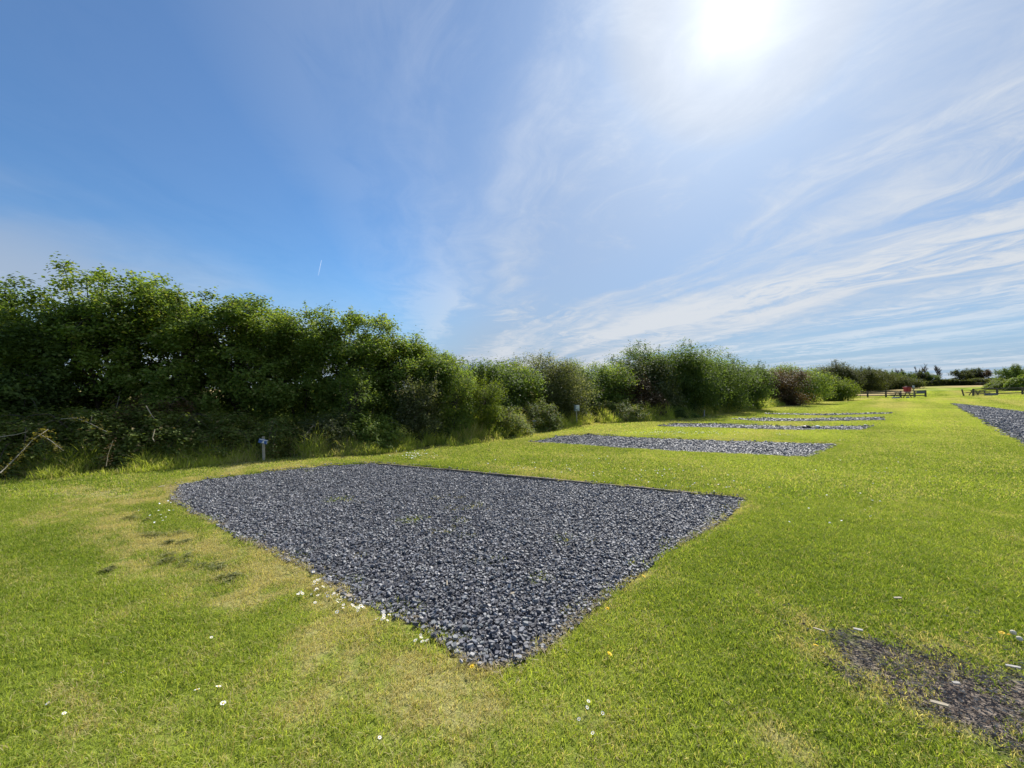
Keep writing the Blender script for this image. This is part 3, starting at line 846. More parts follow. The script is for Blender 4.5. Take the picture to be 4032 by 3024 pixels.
# shrubs and heaps at the foot of the hedge
MOUNDS = [  # cx, top, hw, d, n, size, mat, name, label, cat
 (-120, 870, 150, 1.0, 7000, .07, 'bramble', 'bramble_bush', 'dark bramble running off the left edge under the trees', 'bush'),
 (35, 838, 75, 1.5, 5000, .075, 'oakdark', 'fern_bush', 'vivid green shrub low at the left edge above the brambles', 'bush'),
 (60, 905, 95, .75, 8000, .06, 'bramble', 'bramble_bush', 'dark bramble bush under the trees at the left end', 'bush'),
 (210, 885, 95, .9, 8500, .06, 'bramble', 'bramble_bush', 'bramble bush below the tallest hedgerow tree', 'bush'),
 (330, 850, 85, 1.5, 4500, .06, 'bronze', 'dead_fern_bush', 'brown dead looking scrub deep in the hedge above the brambles', 'bush'),
 (345, 890, 90, .9, 8000, .06, 'bramble', 'bramble_bush', 'shaded bramble bush behind the two pale dead sticks', 'bush'),
 (475, 900, 85, .9, 8000, .06, 'bramble', 'bramble_bush', 'shaded bramble bush left of the blue sign post', 'bush'),
 (610, 905, 80, .9, 8000, .06, 'bramble', 'bramble_bush', 'shaded bramble bush around the weathered stub post', 'bush'),
 (715, 895, 60, .8, 6000, .055, 'sallow', 'leafy_shrub', 'pale leafed shrub right of the weathered stub post', 'shrub'),
 (800, 895, 62, .8, 7000, .055, 'oak', 'leafy_shrub', 'dark green shrub at the foot of the sunlit tree', 'shrub'),
 (1075, 880, 60, 1.0, 8000, .06, 'bramble', 'bramble_bush', 'sunlit bramble heap left of the small tee topped post', 'bush'),
 (1150, 872, 56, .9, 8000, .065, 'bramble', 'bramble_bush', 'bramble heap between the tee topped post and the meter box', 'bush'),
 (1326, 864, 62, 1.3, 10000, .075, 'bramble', 'bramble_bush', 'large pale bramble mound right of the meter box', 'bush'),
 (1385, 843, 48, 2.0, 6000, .085, 'bronze', 'bracken_bush', 'reddish brown dead bracken beside the bramble mound', 'bush'),
 (1450, 880, 45, 1.2, 5000, .08, 'oakdark', 'leafy_shrub', 'low dark shrub in shade behind the short peg', 'shrub'),
 (1690, 858, 26, 1.2, 4000, .11, 'bronze', 'bracken_bush', 'brown scrub at the foot of the brownish tree', 'bush'),
 (1780, 852, 26, 2.0, 4000, .13, 'bramble', 'bramble_bush', 'small round bush at the left end of the rail fence', 'bush'),
]
for cx, ty, hw, d, nl, ls, mat, nm, lab, cat in MOUNDS:
    seed += 1
    x, y = hang(cx, d+(.55 if cx > 1000 else .1)); rx = hw/831*y*1.15
    mound(nm, lab, cat, x, y, max(topz(ty, y), .4), rx, min(rx, .9+.03*y), int(nl*1.7), ls, mat, seed=seed, canes=12 if 'bramble' in nm else 4)
# upright yellow green shrubs in front of the tall hedge
for cx, ty, hw, d, nl, ls, mat, lab in [
    (770, 815, 48, 1.3, 6500, .06, 'oak', 'olive green upright shrub before the sunlit topped tree'),
    (905, 825, 50, 1.1, 8500, .058, 'sallow', 'broad pale olive shrub at the foot of the rounded tree'),
    (985, 800, 42, 1.2, 8500, .058, 'oak', 'leafy upright shrub below the spiky twigged tree'),
    (1045, 812, 40, 1.1, 9000, .055, 'bright', 'bright yellow green upright shrub at the low end of the tall hedge'),
    (1235, 842, 20, 1.6, 2500, .06, 'gold', 'small golden leafed shrub above the meter box')]:
    seed += 1
    x, y = hang(cx, d); rx = hw/831*y
    tree('upright_shrub', lab, 'shrub', x, y, topz(ty, y), rx, min(rx, .7), .02, nl, ls, mat, seed=seed, gap=.3, shoots=22, shoot_len=.35, clump=.10, stems=3, tr=.02)

# tall rough grass along the foot of the hedge
def build_verge():
    r = np.random.default_rng(9)
    seg = np.linalg.norm(np.diff(EDGE, axis=0), axis=1); cs = np.concatenate([[0], np.cumsum(seg)])
    n = 90000
    t = (r.random(n)**1.5)*cs[-1]
    ex = np.interp(t, cs, EDGE[:, 0]); ey = np.interp(t, cs, EDGE[:, 1])
    tx = np.interp(t+.1, cs, EDGE[:, 0])-ex; ty = np.interp(t+.1, cs, EDGE[:, 1])-ey
    L = np.hypot(tx, ty)+1e-6; nx, ny = -ty/L, tx/L
    off = (.75+.35*np.sin(t*.7))*r.random(n)**1.1-.08*r.random(n)
    x = ex+nx*off; y = ey+ny*off
    cl = fbm(x*2.2, y*2.2, 17, 3)
    m = cl > .40; x, y, off, cl = x[m], y[m], off[m], cl[m]; n = len(x)
    depth = np.clip(y/8, .8, 4)
    h = (.13+.34*sstep(off, -.05, .5))*(.5+1.1*(cl-.4)*2.2)*r.uniform(.5, 1.3, n)*(1+.15*depth)
    w = .007*r.uniform(.6, 1.3, n)*depth**.8
    a = r.uniform(0, 6.28, n); f = r.uniform(0, 6.28, n); bd = r.uniform(.1, .9, n)
    z = terrain(x, y)
    V = []
    for lv, wd in ((0, 1), (.5, .9), (.85, .5), (1, .08)):
        o = bd*h*lv**2
        cx = x+np.cos(a)*o; cy = y+np.sin(a)*o; cz = z+h*lv*(1-.4*lv*bd)
        for s in (-1, 1): V.append(np.stack([cx+np.cos(f)*w*.5*wd*s, cy+np.sin(f)*w*.5*wd*s, cz], 1))
    V = np.stack(V, 1).reshape(-1, 3); b = (np.arange(n)*8)[:, None]
    q = np.concatenate([b+np.array([[k, k+1, k+3, k+2]]) for k in (0, 2, 4)], 0)
    me = np_mesh('tall_grass', V, q)
    dry = np.clip(.05+.3*sstep(fbm(x*.8, y*.8, 19, 2), .5, .7), 0, 1); tint = np.clip(fbm(x*1.3, y*1.3, 23, 3)*1.5+.05, 0, 1)
    for nm, v in (('dry', dry), ('tint', tint)):
        at = me.attributes.new(nm, 'FLOAT', 'POINT'); at.data.foreach_set('value', np.repeat(v, 8).astype(np.float32))
    tag(link('tall_grass', me, M['tall']), 'rough tall grass growing along the foot of the hedge', 'grass', kind='stuff')
build_verge()

# ------------------------------------------------------------------ dead sticks and bramble canes in the hedge
def stick(pts, Y, rad, label, mat='twig', leaves=None, group=None, name='dead_branch', dY=0):
    W = np.array([AT(px, py, Y+dY*i) for i, (px, py) in enumerate(pts)])
    t = np.linspace(0, len(W)-1, 10); i0 = np.minimum(t.astype(int), len(W)-2); fr = (t-i0)[:, None]
    path = W[i0]*(1-fr)+W[i0+1]*fr
    root = empty(name, tuple(path[0]), label=label, cat='branch', group=group)
    tubes('stem', [(path, np.linspace(rad, rad*.5, 10))], M[mat], root)
    if leaves:
        r = np.random.default_rng(int(pts[0][0])); n = leaves[0]
        k = r.uniform(0, 8.99, n); j = k.astype(int); f = (k-j)[:, None]
        pos = path[j]*(1-f)+path[j+1]*f+r.normal(0, .035, (n, 3))
        leaves_object('leaves', pos, leaves[1], r, M[leaves[2]], root, .5)
stick([(575,1598),(600,1640),(635,1675)], 8.0-.3, .011, 'straight pale dead stick slanting in the shaded hedge')
stick([(609,1690),(603,1715),(600,1725),(608,1738)], 7.3, .009, 'short crooked pale dead twig below the slanting stick')
stick([(0,1862),(60,1805),(130,1730),(190,1690)], 6.0, .010, 'long arching cane with yellow leaves at the far left', mat='greywood', leaves=(230, .045, 'gold'), dY=.2)
stick([(150,1705),(200,1735),(250,1775)], 6.5, .006, 'drooping cane with yellow leaves beside the long arching one', mat='greywood', leaves=(90, .04, 'gold'))
stick([(240,1650),(300,1645),(350,1665),(420,1700)], 6.9, .006, 'golden leafed cane lying over the brambles', mat='greywood', leaves=(90, .045, 'gold'))
stick([(418,1835),(425,1790),(445,1735)], 6.6, .006, 'thin upright cane in the verge with browned leaves', leaves=(60, .04, 'bronze'))
stick([(0,1720),(60,1712),(110,1700)], 6.5, .008, 'grey bare branch poking in from the left edge')
stick([(450,1640),(470,1560)], 8.2, .006, 'thin grey twig standing behind the brambles', mat='greywood')

# ------------------------------------------------------------------ posts
mBlue = simple('blue_sign_paint', (.035, .10, .36), .45, .5, .12, 20)
mWhite = simple('white_paint', (.72, .74, .78), .5, .4, .06, 20)
mGreyPlastic = simple('grey_plastic', (.40, .44, .44), .5, .5, .08, 15)
mBlack = simple('black_plastic', (.012, .010, .014), .5, .4, .2, 20)
def flat_shape(name, outline, thick, mat, parent, loc, rot):
    """outline in x,z; extruded along y"""
    bm = bmesh.new()
    f = bm.faces.new([bm.verts.new((a, 0, b)) for a, b in outline])
    e = bmesh.ops.extrude_face_region(bm, geom=[f])
    for v in e['geom']:
        if isinstance(v, bmesh.types.BMVert): v.co.y += thick
    bmesh.ops.recalc_face_normals(bm, faces=bm.faces[:])
    me = bpy.data.meshes.new(name); bm.to_mesh(me); bm.free()
    o = link(name, me, mat, parent); o.location = loc; o.rotation_euler = rot; return o

def sign_post():
    x, y = P(1038, 1815); z = TZ(x, y)
    h = AT(1035, 1719, y)[2]-z
    root = empty('sign_post', (x, y, z), rz=R(22), label='weathered wooden post with a tilted blue sign beside the nearest gravel', cat='sign post')
    boxes('post', [((0, 0, h/2-.05), (.048, .045, h+.1), (0, R(-1.5), 0))], M['greywood'], root)
    sb = boxes('sign_board', [((0, 0, 0), (.165, .012, .088), None)], mBlue, root, .003)
    sb.location = (-.005, -.036, h-.095); sb.rotation_euler = (R(8), R(17), 0)
    boxes('border_strip', [((.004, 0, .033), (.150, .004, .014), None), ((.077, 0, -.008), (.008, .004, .06), None)], mWhite, sb, .001).location = (0, -.008, 0)
    flat_shape('tent_symbol', [(-.030, -.030), (-.012, -.030), (-.006, -.018), (0, -.030), (.020, -.030), (.004, .010), (.018, .022), (.010, .026), (-.002, .016), (-.012, .012)], .003, mWhite, sb, (.010, -.010, -.004), (0, 0, 0))
sign_post()
def stub_post():
    Y = 9.0; p = AT(1066, 1660, Y); b = TZ(p[0], p[1])
    root = empty('fence_post', (p[0], p[1], b), label='weathered stub post poking out of the brambles behind the blue sign', cat='post')
    h = p[2]-b
    cyls('post', [((0, 0, h/2), .036, .034, h, (0, R(-2), 0))], M['greywood'], root, 12)
# brambles hide its foot, so it stands just in front of the leaves
stub_post()
def tee_post():
    x, y = P(2104, 1702); z = TZ(x, y); h = AT(2104, 1656, y)[2]-z
    root = empty('marker_post', (x, y, z), label='short post with a small flat tee top in the verge left of the meter box', cat='marker post')
    boxes('post', [((0, 0, h/2-.03), (.022, .022, h+.02), None)], M['greywood'], root, .002)
    boxes('tee_plate', [((0, -.003, h-.012), (.13, .03, .026), None)], simple('pale_metal', (.45, .47, .55), .4, .5, .05, 20, .3), root, .002)
tee_post()
def meter():
    x, y = P(2271, 1664); z = TZ(x, y)
    y -= 1.35; x = ray(2271, 1600)[0]*y; z = TZ(x, y)
    t = AT(2271, 1595, y)[2]-z; bz = AT(2271, 1619, y)[2]-z
    root = empty('hookup_box', (x, y, z), rz=R(18), label='grey electric hook up box on a thin post before the brambles', cat='electric box')
    boxes('post', [((0, .02, bz/2), (.045, .045, bz+.1), (0, R(-2), 0))], M['greywood'], root)
    H = t-bz
    b = boxes('box_body', [((0, 0, bz+H/2), (.19, .13, H), None)], mGreyPlastic, root, .012)
    boxes('lid', [((0, -.075, bz+H*.62), (.165, .02, H*.6), None)], simple('lid_plastic', (.46, .52, .55), .35, .5, .05, 20), root, .006)
    boxes('label_plate', [((-.005, -.088, bz+H*.72), (.075, .004, H*.26), None)], mWhite, root, .001)
    cyls('socket', [((.03, -.09, bz+H*.2), .032, .036, .05, (R(70), 0, 0))], mGreyPlastic, root)
meter()
def peg():
    x, y = P(2773, 1640); z = TZ(x, y); h = AT(2774, 1614, y)[2]-z
    root = empty('marker_post', (x, y, z), label='thin plain peg in the shade beyond the second gravel pitch', cat='marker post')
    boxes('post', [((0, 0, h/2-.02), (.045, .04, h+.04), (0, R(2), 0))], M['greywood'], root)
peg()

# ------------------------------------------------------------------ edging boards behind each pitch
def edging(p0, p1, n, label, h=.085, th=.035, mat='board'):
    a = P(*p0); b = P(*p1)
    for i in range(n):
        s = a+(b-a)*(i/n); e = a+(b-a)*((i+1)/n)-(b-a)/np.linalg.norm(b-a)*.012
        c = (s+e)/2; L = np.linalg.norm(e-s); an = math.atan2(e[1]-s[1], e[0]-s[0])
        nrm = np.array([-math.sin(an), math.cos(an)])
        if nrm[1] < 0: nrm = -nrm
        c = c+nrm*.02
        z = TZ(*c)+float(bumps(*c))
        m = M[mat]
        o = boxes('edging_board', [((0, 0, 0), (L, th, h+.05), None)], m, None, .004)
        o.location = (c[0], c[1], z-(h+.05)/2+.014); o.rotation_euler = (0, R(.2*(i-1)), an)
        lab = label if n == 1 else label+(', end next to the hedge', ', second section from the hedge', ', third section from the hedge', ', right hand end section')[i]
        tag(o, lab, 'edging board', 'timber edging boards behind the gravel pitches')
edging((1480,1823), (2938,1961), 4, 'dark timber edging board along the back of the nearest gravel')
edging((2311,1709), (3309,1745), 3, 'dark timber edging board along the back of the second gravel')
edging((2651,1667), (3437,1676), 2, 'dark timber edging board along the back of the third gravel')
edging((2985,1646), (3478,1643), 1, 'dark timber edging board along the back of the fourth gravel', h=.12)
edging((3012,1628), (3509,1624.5), 1, 'dark timber edging board along the back of the farthest gravel', h=.14)

# ------------------------------------------------------------------ rail fences
def rail_fence(posts, label, H=1.0, board=None):
    """posts: (photo px, depth)"""
    pt = []
    for px, Y in posts:
        u, _ = ray(px, 1530); x = u*Y; pt.append((x, Y, TZ(x, Y)))
    root = empty('rail_fence', pt[0], label=label, cat='fence')
    ox = Vector(pt[0])
    for x, y, z in pt:
        o = boxes('post', [((0, 0, H/2-.05), (.16, .16, H+.14), (R(random.uniform(-1, 1)), R(random.uniform(-1.5, 1.5)), 0))], M['fence'], root, .01)
        o.location = Vector((x, y, z))-ox
    for k, (a, b) in enumerate(zip(pt[:-1], pt[1:])):
        for hz in (.26, .60, .95):
            A = Vector(a)+Vector((0, -.085, hz*H)); B = Vector(b)+Vector((0, -.085, hz*H))
            d = B-A; L = d.length
            o = boxes('rail', [((0, 0, 0), (L+.02, .05, .13), None)], M['fence'], root, .005)
            o.location = (A+B)/2-ox
            o.rotation_euler = (0, -math.asin(d.z/L), math.atan2(d.y, d.x))
    if board:
        a, b = Vector(pt[-2]), Vector(pt[-1]); d = b-a
        o = boxes('sign_board', [((0, 0, 0), (d.length*.86, .03, .36), None)], simple('grey_board', (.16, .16, .18), .6, .3, .1, 6), root, .004)
        o.location = (a+b)/2+Vector((0, -.13, .74*H))-ox; o.rotation_euler = (0, -math.atan2(d.z, math.hypot(d.x, d.y)), math.atan2(d.y, d.x))
    return root
rail_fence([(3235, 66), (3299, 64), (3346, 62.5), (3416, 61), (3488, 59.5), (3546, 58.5), (3601, 57.5), (3644, 56.5)], 'three rail wooden fence left of the opening with a grey board on its last bay', board=True)
rail_fence([(3832, 54), (3926, 54), (4026, 54), (4126, 54), (4230, 54)], 'three rail wooden fence right of the opening running off the picture')
def leaning_post():
    u, _ = ray(3795, 1530); Y = 54; x = u*Y; z = TZ(x, Y)
    root = empty('gate_post', (x, Y, z), label='short wooden post leaning left in the gap between the two fences', cat='post')
    boxes('post', [((0, 0, .46), (.12, .12, 1.1), None)], M['fence'], root, .008).rotation_euler = (0, R(-16), 0)
leaning_post()

# picnic table with red bin
mRed = simple('red_plastic', (.33, .012, .022), .45, .5, .12, 6)
def picnic_table(x, y, rz, label, s=1.0, topmat='pale'):
    z = TZ(x, y)
    root = empty('picnic_table', (x, y, z), rz=rz, label=label, cat='picnic table')
    boxes('tabletop', [((0, -.30+.15*i, .74*s), (1.9*s, .138, .04), None) for i in range(5)], M[topmat], root)
    for sy in (-1, 1): boxes('bench_seat', [((0, sy*.70, .43*s), (1.9*s, .13, .04), None), ((0, sy*.84, .43*s), (1.9*s, .13, .04), None)], M['fence'], root)
    for sx in (-1, 1):
        boxes('leg_frame', [((sx*.65*s, .36, .36*s), (.05, .10, .82*s), (R(28), 0, 0)), ((sx*.65*s, -.36, .36*s), (.05, .10, .82*s), (R(-28), 0, 0)),
                            ((sx*.70*s, 0, .385*s), (.045, 1.8, .09), None), ((sx*.70*s, 0, .70*s), (.045, .72, .07), None)], M['fence'], root)
    return root
Yt = 55.0
ux = ray(3553, 1530)[0]
picnic_table(ux*Yt, Yt, R(2), 'picnic table with a pale top standing under the red bin', 1.15)
def red_bin():
    x = ray(3572, 1530)[0]*Yt; z = TZ(ux*Yt, Yt)+.76*1.15+.01
    root = empty('red_bin', (x, Yt, z), label='dark red lidded bin standing on the picnic table by the left fence', cat='bin')
    bm = bmesh.new()
    bmesh.ops.create_cube(bm, size=1, matrix=Matrix.Translation((0, 0, .34)) @ Matrix.Diagonal((.66, .6, .68, 1)))
    for v in bm.verts:
        if v.co.z < .1: v.co.x *= .86; v.co.y *= .86
    bmesh.ops.bevel(bm, geom=bm.edges[:], offset=.04, segments=2, affect='EDGES')
    me = bpy.data.meshes.new('bin_body'); bm.to_mesh(me); bm.free(); link('bin_body', me, mRed, root)
    boxes('rim', [((0, 0, .66), (.74, .68, .07), None)], mRed, root, .02)
    boxes('lid', [((0, 0, .76), (.44, .44, .13), None)], simple('dark_red_plastic', (.12, .006, .012), .5, .4, .1, 6), root, .04)
red_bin()
def pump_frame():
    x = ray(3598, 1530)[0]*55.4; y = 55.4; z = TZ(x, y)
    root = empty('standpipe_frame', (x, y, z), label='upright grey post frame right of the red bin', cat='frame')
    boxes('post', [((0, 0, .85), (.08, .08, 1.7), None)], M['greywood'], root)
    boxes('head_box', [((-.06, 0, 1.58), (.22, .16, .34), None)], mGreyPlastic, root, .02)
    boxes('crossbar', [((-.5, 0, 1.42), (.95, .06, .07), None), ((-.5, 0, 1.12), (.95, .06, .07), None)], mBlack, root)
pump_frame()
for i, px in enumerate((3518, 3527.5, 3537, 3574)):
    x = ray(px, 1530)[0]*54.4; y = 54.4; z = TZ(x, y)
    root = empty('concrete_block', (x, y, z), rz=R(random.uniform(-6, 6)),
                 label=('leftmost pale concrete block at the foot of the picnic table', 'second pale concrete block from the left by the picnic table',
                        'third pale concrete block from the left by the picnic table', 'pale concrete block on its own below the red bin')[i], cat='block', group='concrete blocks by the picnic table')
    boxes('block', [((0, 0, .11), (.27, .25, .22), None)], simple('concrete', (.42, .42, .42), .9, .2, .15, 12), root, .02)
    cyls('post_socket', [((0, 0, .225), .06, .06, .03, None)], mBlack, root)
xr = ray(3850, 1530)[0]*56
picnic_table(xr, 56, R(4), 'dark picnic table just behind the right hand fence', 1.0, 'fence')
def trough():
    x = ray(3901, 1530)[0]*53.3; y = 53.3; z = TZ(x, y)
    root = empty('water_trough', (x, y, z), label='grey stone trough at the foot of the right fence', cat='trough')
    boxes('trough_body', [((0, -.22, .14), (1.25, .06, .28), None), ((0, .22, .14), (1.25, .06, .28), None), ((-.6, 0, .14), (.06, .38, .28), None),
                          ((.6, 0, .14), (.06, .38, .28), None), ((0, 0, .03), (1.14, .38, .05), None)], simple('stone_grey', (.20, .20, .22), .9, .2, .2, 8), root, .008)
trough()
def dark_bag():
    c = P(3175, 1686); x, y = c; z = float(ground_z(x, y))+.03
    root = empty('bag', (x, y, z), label='black bag with a pinkish top lying on the third gravel pitch', cat='bag')
    bm = bmesh.new(); bmesh.ops.create_icosphere(bm, subdivisions=3, radius=1)
    for v in bm.verts:
        n = math.sin(v.co.x*5)*.08+math.sin(v.co.y*7+2)*.07
        v.co = Vector((v.co.x*.16*(1+n), v.co.y*.12*(1-n), max(v.co.z, -.5)*.07*(1+n)+.03))
    me = bpy.data.meshes.new('bag_body'); bm.to_mesh(me); bm.free(); link('bag_body', me, mBlack, root)
    boxes('flap', [((.02, -.02, .095), (.13, .10, .02), (0, R(4), 0))], simple('pink_cloth', (.42, .28, .27), .8, .2, .15, 20), root, .01)
    t = np.linspace(0, 1, 14)
    x2 = P(3220, 1687)[0]
    h = empty('hose', (x+.25, y-.1, z), label='thin black hose trailing right from the dark bag', cat='hose')
    tubes('hose_body', [(np.stack([x+.25+(x2-x-.2)*t, y-.1+.1*np.sin(t*7), z+.02+.04*np.sin(t*9)**2], 1), np.full(14, .014))], mBlack, h)
    s = empty('white_pot', (x+.33, y-.12, z), label='small white pot beside the dark bag', cat='pot')
    cyls('pot_body', [((0, 0, .04), .05, .06, .09, None)], mWhite, s)
    cyls('rim', [((0, 0, .087), .066, .066, .012, None)], mWhite, s)
dark_bag()

# ------------------------------------------------------------------ far hedge, trees, caravans, building
def far_hedge():
    r = np.random.default_rng(3)
    us = np.linspace(.90, 1.30, 60); Y = 112+2*np.sin(us*30)
    x0 = us*Y; root = empty('far_hedge', (float(x0[30]), 112, TZ(x0[30], 112)), label='long dark clipped hedge across the top of the field', cat='hedge')
    n = 26000; t = r.uniform(0, 59, n); i = t.astype(int); f = t-i; i2 = np.minimum(i+1, 59)
    x = x0[i]*(1-f)+x0[i2]*f; y = Y[i]*(1-f)+Y[i2]*f
    z = terrain(x, y)
    hh = 1.75+.5*(fbm(x*.3, y*.1, 3, 3)-.5)*2
    q = r.random(n)
    pos = np.stack([x, y+r.normal(0, .7, n), z+hh*(1-(1-q)**1.3)], 1)
    leaves_object('foliage', pos, .30, r, M['gorse'], root, .3, None, .7)
far_hedge()
FAR = [  # px, top py, half px, Y, low, n, size, mat, label, name
 (3430, 1464, 55, 92, 0, 9000, .30, 'gorse', 'dark scrub tree above the left end of the far hedge', 'scrub_tree'),
 (3500, 1470, 42, 100, 0, 7000, .30, 'oakdark', 'rounded dark bush left of the bare far trees', 'scrub_tree'),
 (3556, 1472, 28, 116, .0, 4500, .32, 'oakdark', 'dark bush beneath the first bare tree', 'scrub_tree'),
 (3608, 1470, 24, 117, .0, 4000, .32, 'gorse', 'dark bush at the foot of the tallest bare tree', 'scrub_tree'),
 (3657, 1474, 26, 116, .0, 4000, .32, 'oakdark', 'dark bush between the tall bare tree and the lone one', 'scrub_tree'),
 (3790, 1462, 30, 116, .05, 3600, .34, 'gorse', 'ragged dark tree left part of the clump on the skyline', 'scrub_tree'),
 (3830, 1455, 28, 117, .05, 3800, .34, 'gorse', 'tall ragged dark tree in the middle of the skyline clump', 'scrub_tree'),
 (3872, 1462, 26, 116, .05, 3200, .34, 'bronze', 'brownish ragged tree right part of the skyline clump', 'scrub_tree'),
 (3975, 1450, 36, 84, .1, 6500, .24, 'oakdark', 'round topped dark green tree at the right above the mound', 'field_tree'),
 (4025, 1452, 40, 86, .1, 6500, .24, 'gorse', 'brownish green tree cut by the right edge of the picture', 'field_tree'),
 (3735, 1500, 16, 114, 0, 1600, .3, 'oakdark', 'low bush right of the lone bare tree', 'scrub_tree'),
]
for px, ty, hw, Y, low, nl, ls, mat, lab, nm in FAR:
    seed += 1
    u, _ = ray(px, 1530); x = u*Y
    tree(nm, lab, 'tree', x, Y, CAMH+ray(px, ty)[1]*Y, hw/FPX*Y*1.1, 2.2, low, nl, ls, mat, seed=seed, gap=.45 if 'ragged' in lab else .36, shoots=14,
         shoot_len=.9, clump=.36, stems=3, per=40, tr=.05)
for px, ty, hw, Y, mat, lab in [(3965, 1492, 62, 72, 'bramble', 'wide low green mound of brambles behind the right fence'), (4040, 1480, 40, 66, 'oak', 'green bush at the right edge above the fence'),
                                (3945, 1505, 40, 70, 'bright', 'pale green low bramble at the left end of the mound')]:
    seed += 1; x = ray(px, 1530)[0]*Y
    mound('bramble_bush', lab, 'bush', x, Y, CAMH+ray(px, ty)[1]*Y, hw/FPX*Y, 2.5, 7000, .22, mat, seed=seed, canes=0)

def bare_tree(px, ty, Y, label, seed, spread=.42, column=False):
    r = random.Random(seed); x = ray(px, 1530)[0]*Y; z = TZ(x, Y)
    H = CAMH+ray(px, ty)[1]*Y-z
    root = empty('bare_tree', (x, Y, z), label=label, cat='tree', group='leafless trees on the skyline')
    trunkp, limbs, twigs = [], [], []
    def grow(p, d, L, rad, lev):
        n = 5; pts = [np.array(p)]; dd = np.array(d, float)
        for i in range(n):
            dd = dd+np.array([r.gauss(0, .06), r.gauss(0, .06), .09]); dd /= np.linalg.norm(dd)
            pts.append(pts[-1]+dd*L/n)
        (trunkp if lev == 0 else limbs).append((np.array(pts), np.linspace(rad, rad*.55, n+1)))
        if lev >= 4: return
        m = (14 if column else 7) if lev == 0 else 4
        for k in range(m):
            t = r.uniform(.35, 1) if lev else r.uniform(.22 if column else .3, 1)
            b = pts[min(n, max(1, int(t*n)))]
            a = r.uniform(0, 6.28); s = spread*r.uniform(.6, 1.4)*(1.3 if column and lev == 0 else 1)
            nd = dd*.8+np.array([math.cos(a)*s, math.sin(a)*s, .25])
            nd /= np.linalg.norm(nd)
            grow(b, nd, L*(.36 if column and lev == 0 else .62)*r.uniform(.7, 1.15), rad*.6, lev+1)
    grow((x, Y, z), (r.gauss(0, .05), 0, 1), H*(.85 if column else .42), H*.021, 0)
    allp = np.concatenate([q[0] for q in trunkp+limbs]); k = H/(allp[:, 2].max()-z)
    o = np.array([x, Y, z])
    sc = lambda L: [((q-o)*k+o, w*1.0) for q, w in L]
    tubes('trunk', sc(trunkp), M['bark'], root, 6); tubes('crown', sc(limbs), M['bark'], root, 3)
bare_tree(3540, 1447, 118, 'slim bare tree standing leftmost on the skyline', 4)
bare_tree(3566, 1449, 119, 'small bare tree right beside the slim leftmost one', 5)
bare_tree(3618, 1440, 118, 'bare tree close to the left of the tallest bare tree', 6)
bare_tree(3643, 1429, 118, 'tallest bare tree with a wide fan of branches', 8, .5)
bare_tree(3695, 1436, 118, 'lone bare tree with a straight trunk on the skyline', 11, .5, True)
bare_tree(3250, 1450, 72, 'leafless twiggy tree behind the light green bush', 21, .6)
bare_tree(3400, 1452, 100, 'leafless twigs rising behind the left dark scrub', 23, .7)

mVan = simple('van_white', (.70, .70, .72), .4, .5, .04, 3); mGlass = simple('dark_window', (.03, .035, .045), .15, .6, .1, 3)
def caravan(px, roof_py, wpx, label, Y=123, arched=True):
    x = ray(px, 1530)[0]*Y; w = wpx/FPX*Y*1.3; zt = CAMH+ray(px, roof_py)[1]*Y; z = TZ(x, Y); H = zt-z
    root = empty('caravan', (x, Y, z), label=label, cat='caravan', group='white caravans behind the far hedge')
    w = max(w, 2.6); h0 = .5
    n = 10; prof = [(-w/2, h0), (w/2, h0)]+[(w/2*math.cos(a)*(.93 if 0 < a < math.pi else 1), H-.45+.45*math.sin(a)) for a in np.linspace(0, math.pi, n)]
    flat_shape('body', prof, 2.1, mVan, root, (0, 0, 0), (0, 0, 0))
    boxes('window', [((-w*.22, -.012, H*.62), (w*.24, .03, .5), None)], mGlass, root, .01)
    boxes('window', [((w*.2, -.012, H*.62), (w*.3, .03, .5), None)], mGlass, root, .01)
    for sx in (-.5, .5): cyls('wheel', [((sx, .12, .32), .32, .32, .2, (R(90), 0, 0))], mBlack, root)
caravan(3598, 1505, 20, 'white caravan roof showing left of the bare tree trunks')
caravan(3632, 1502, 18, 'white caravan behind the tallest bare tree')
caravan(3731, 1507, 30, 'wide white caravan roof right of the lone bare tree')
caravan(3680, 1508, 12, 'small white caravan top near the lone bare tree')
def barn():
    Y = 124; x = ray(3925, 1530)[0]*Y; z = TZ(x, Y); H = CAMH+ray(3925, 1488)[1]*Y-z; w = 5.0
    root = empty('farm_building', (x, Y, z), label='low brown walled building with a pale grey roof at the right skyline', cat='building')
    boxes('wall', [((0, 0, (H-.9)/2), (w, 4, H-.9), None)], simple('brown_brick', (.15, .085, .06), .9, .2, .2, 6), root, .01)
    flat_shape('roof', [(-w/2-.3, H-.95), (w/2+.3, H-.95), (w/2-.5, H), (-w/2+.5, H)], 4.4, simple('pale_roof', (.50, .54, .58), .5, .4, .06, 4), root, (0, -2.2, 0), (0, 0, 0))
    boxes('door', [((-1.2, -2.02, 1.0), (1.1, .06, 2.0), None)], mBlack, root)
    boxes('window', [((1.1, -2.02, 1.5), (1.2, .06, .8), None)], mGlass, root)
barn()
def field_bench():
    Y = 108; x = ray(3859, 1530)[0]*Y
    picnic_table(x, Y, R(5), 'pale small picnic table in front of the far hedge', .95)
field_bench()

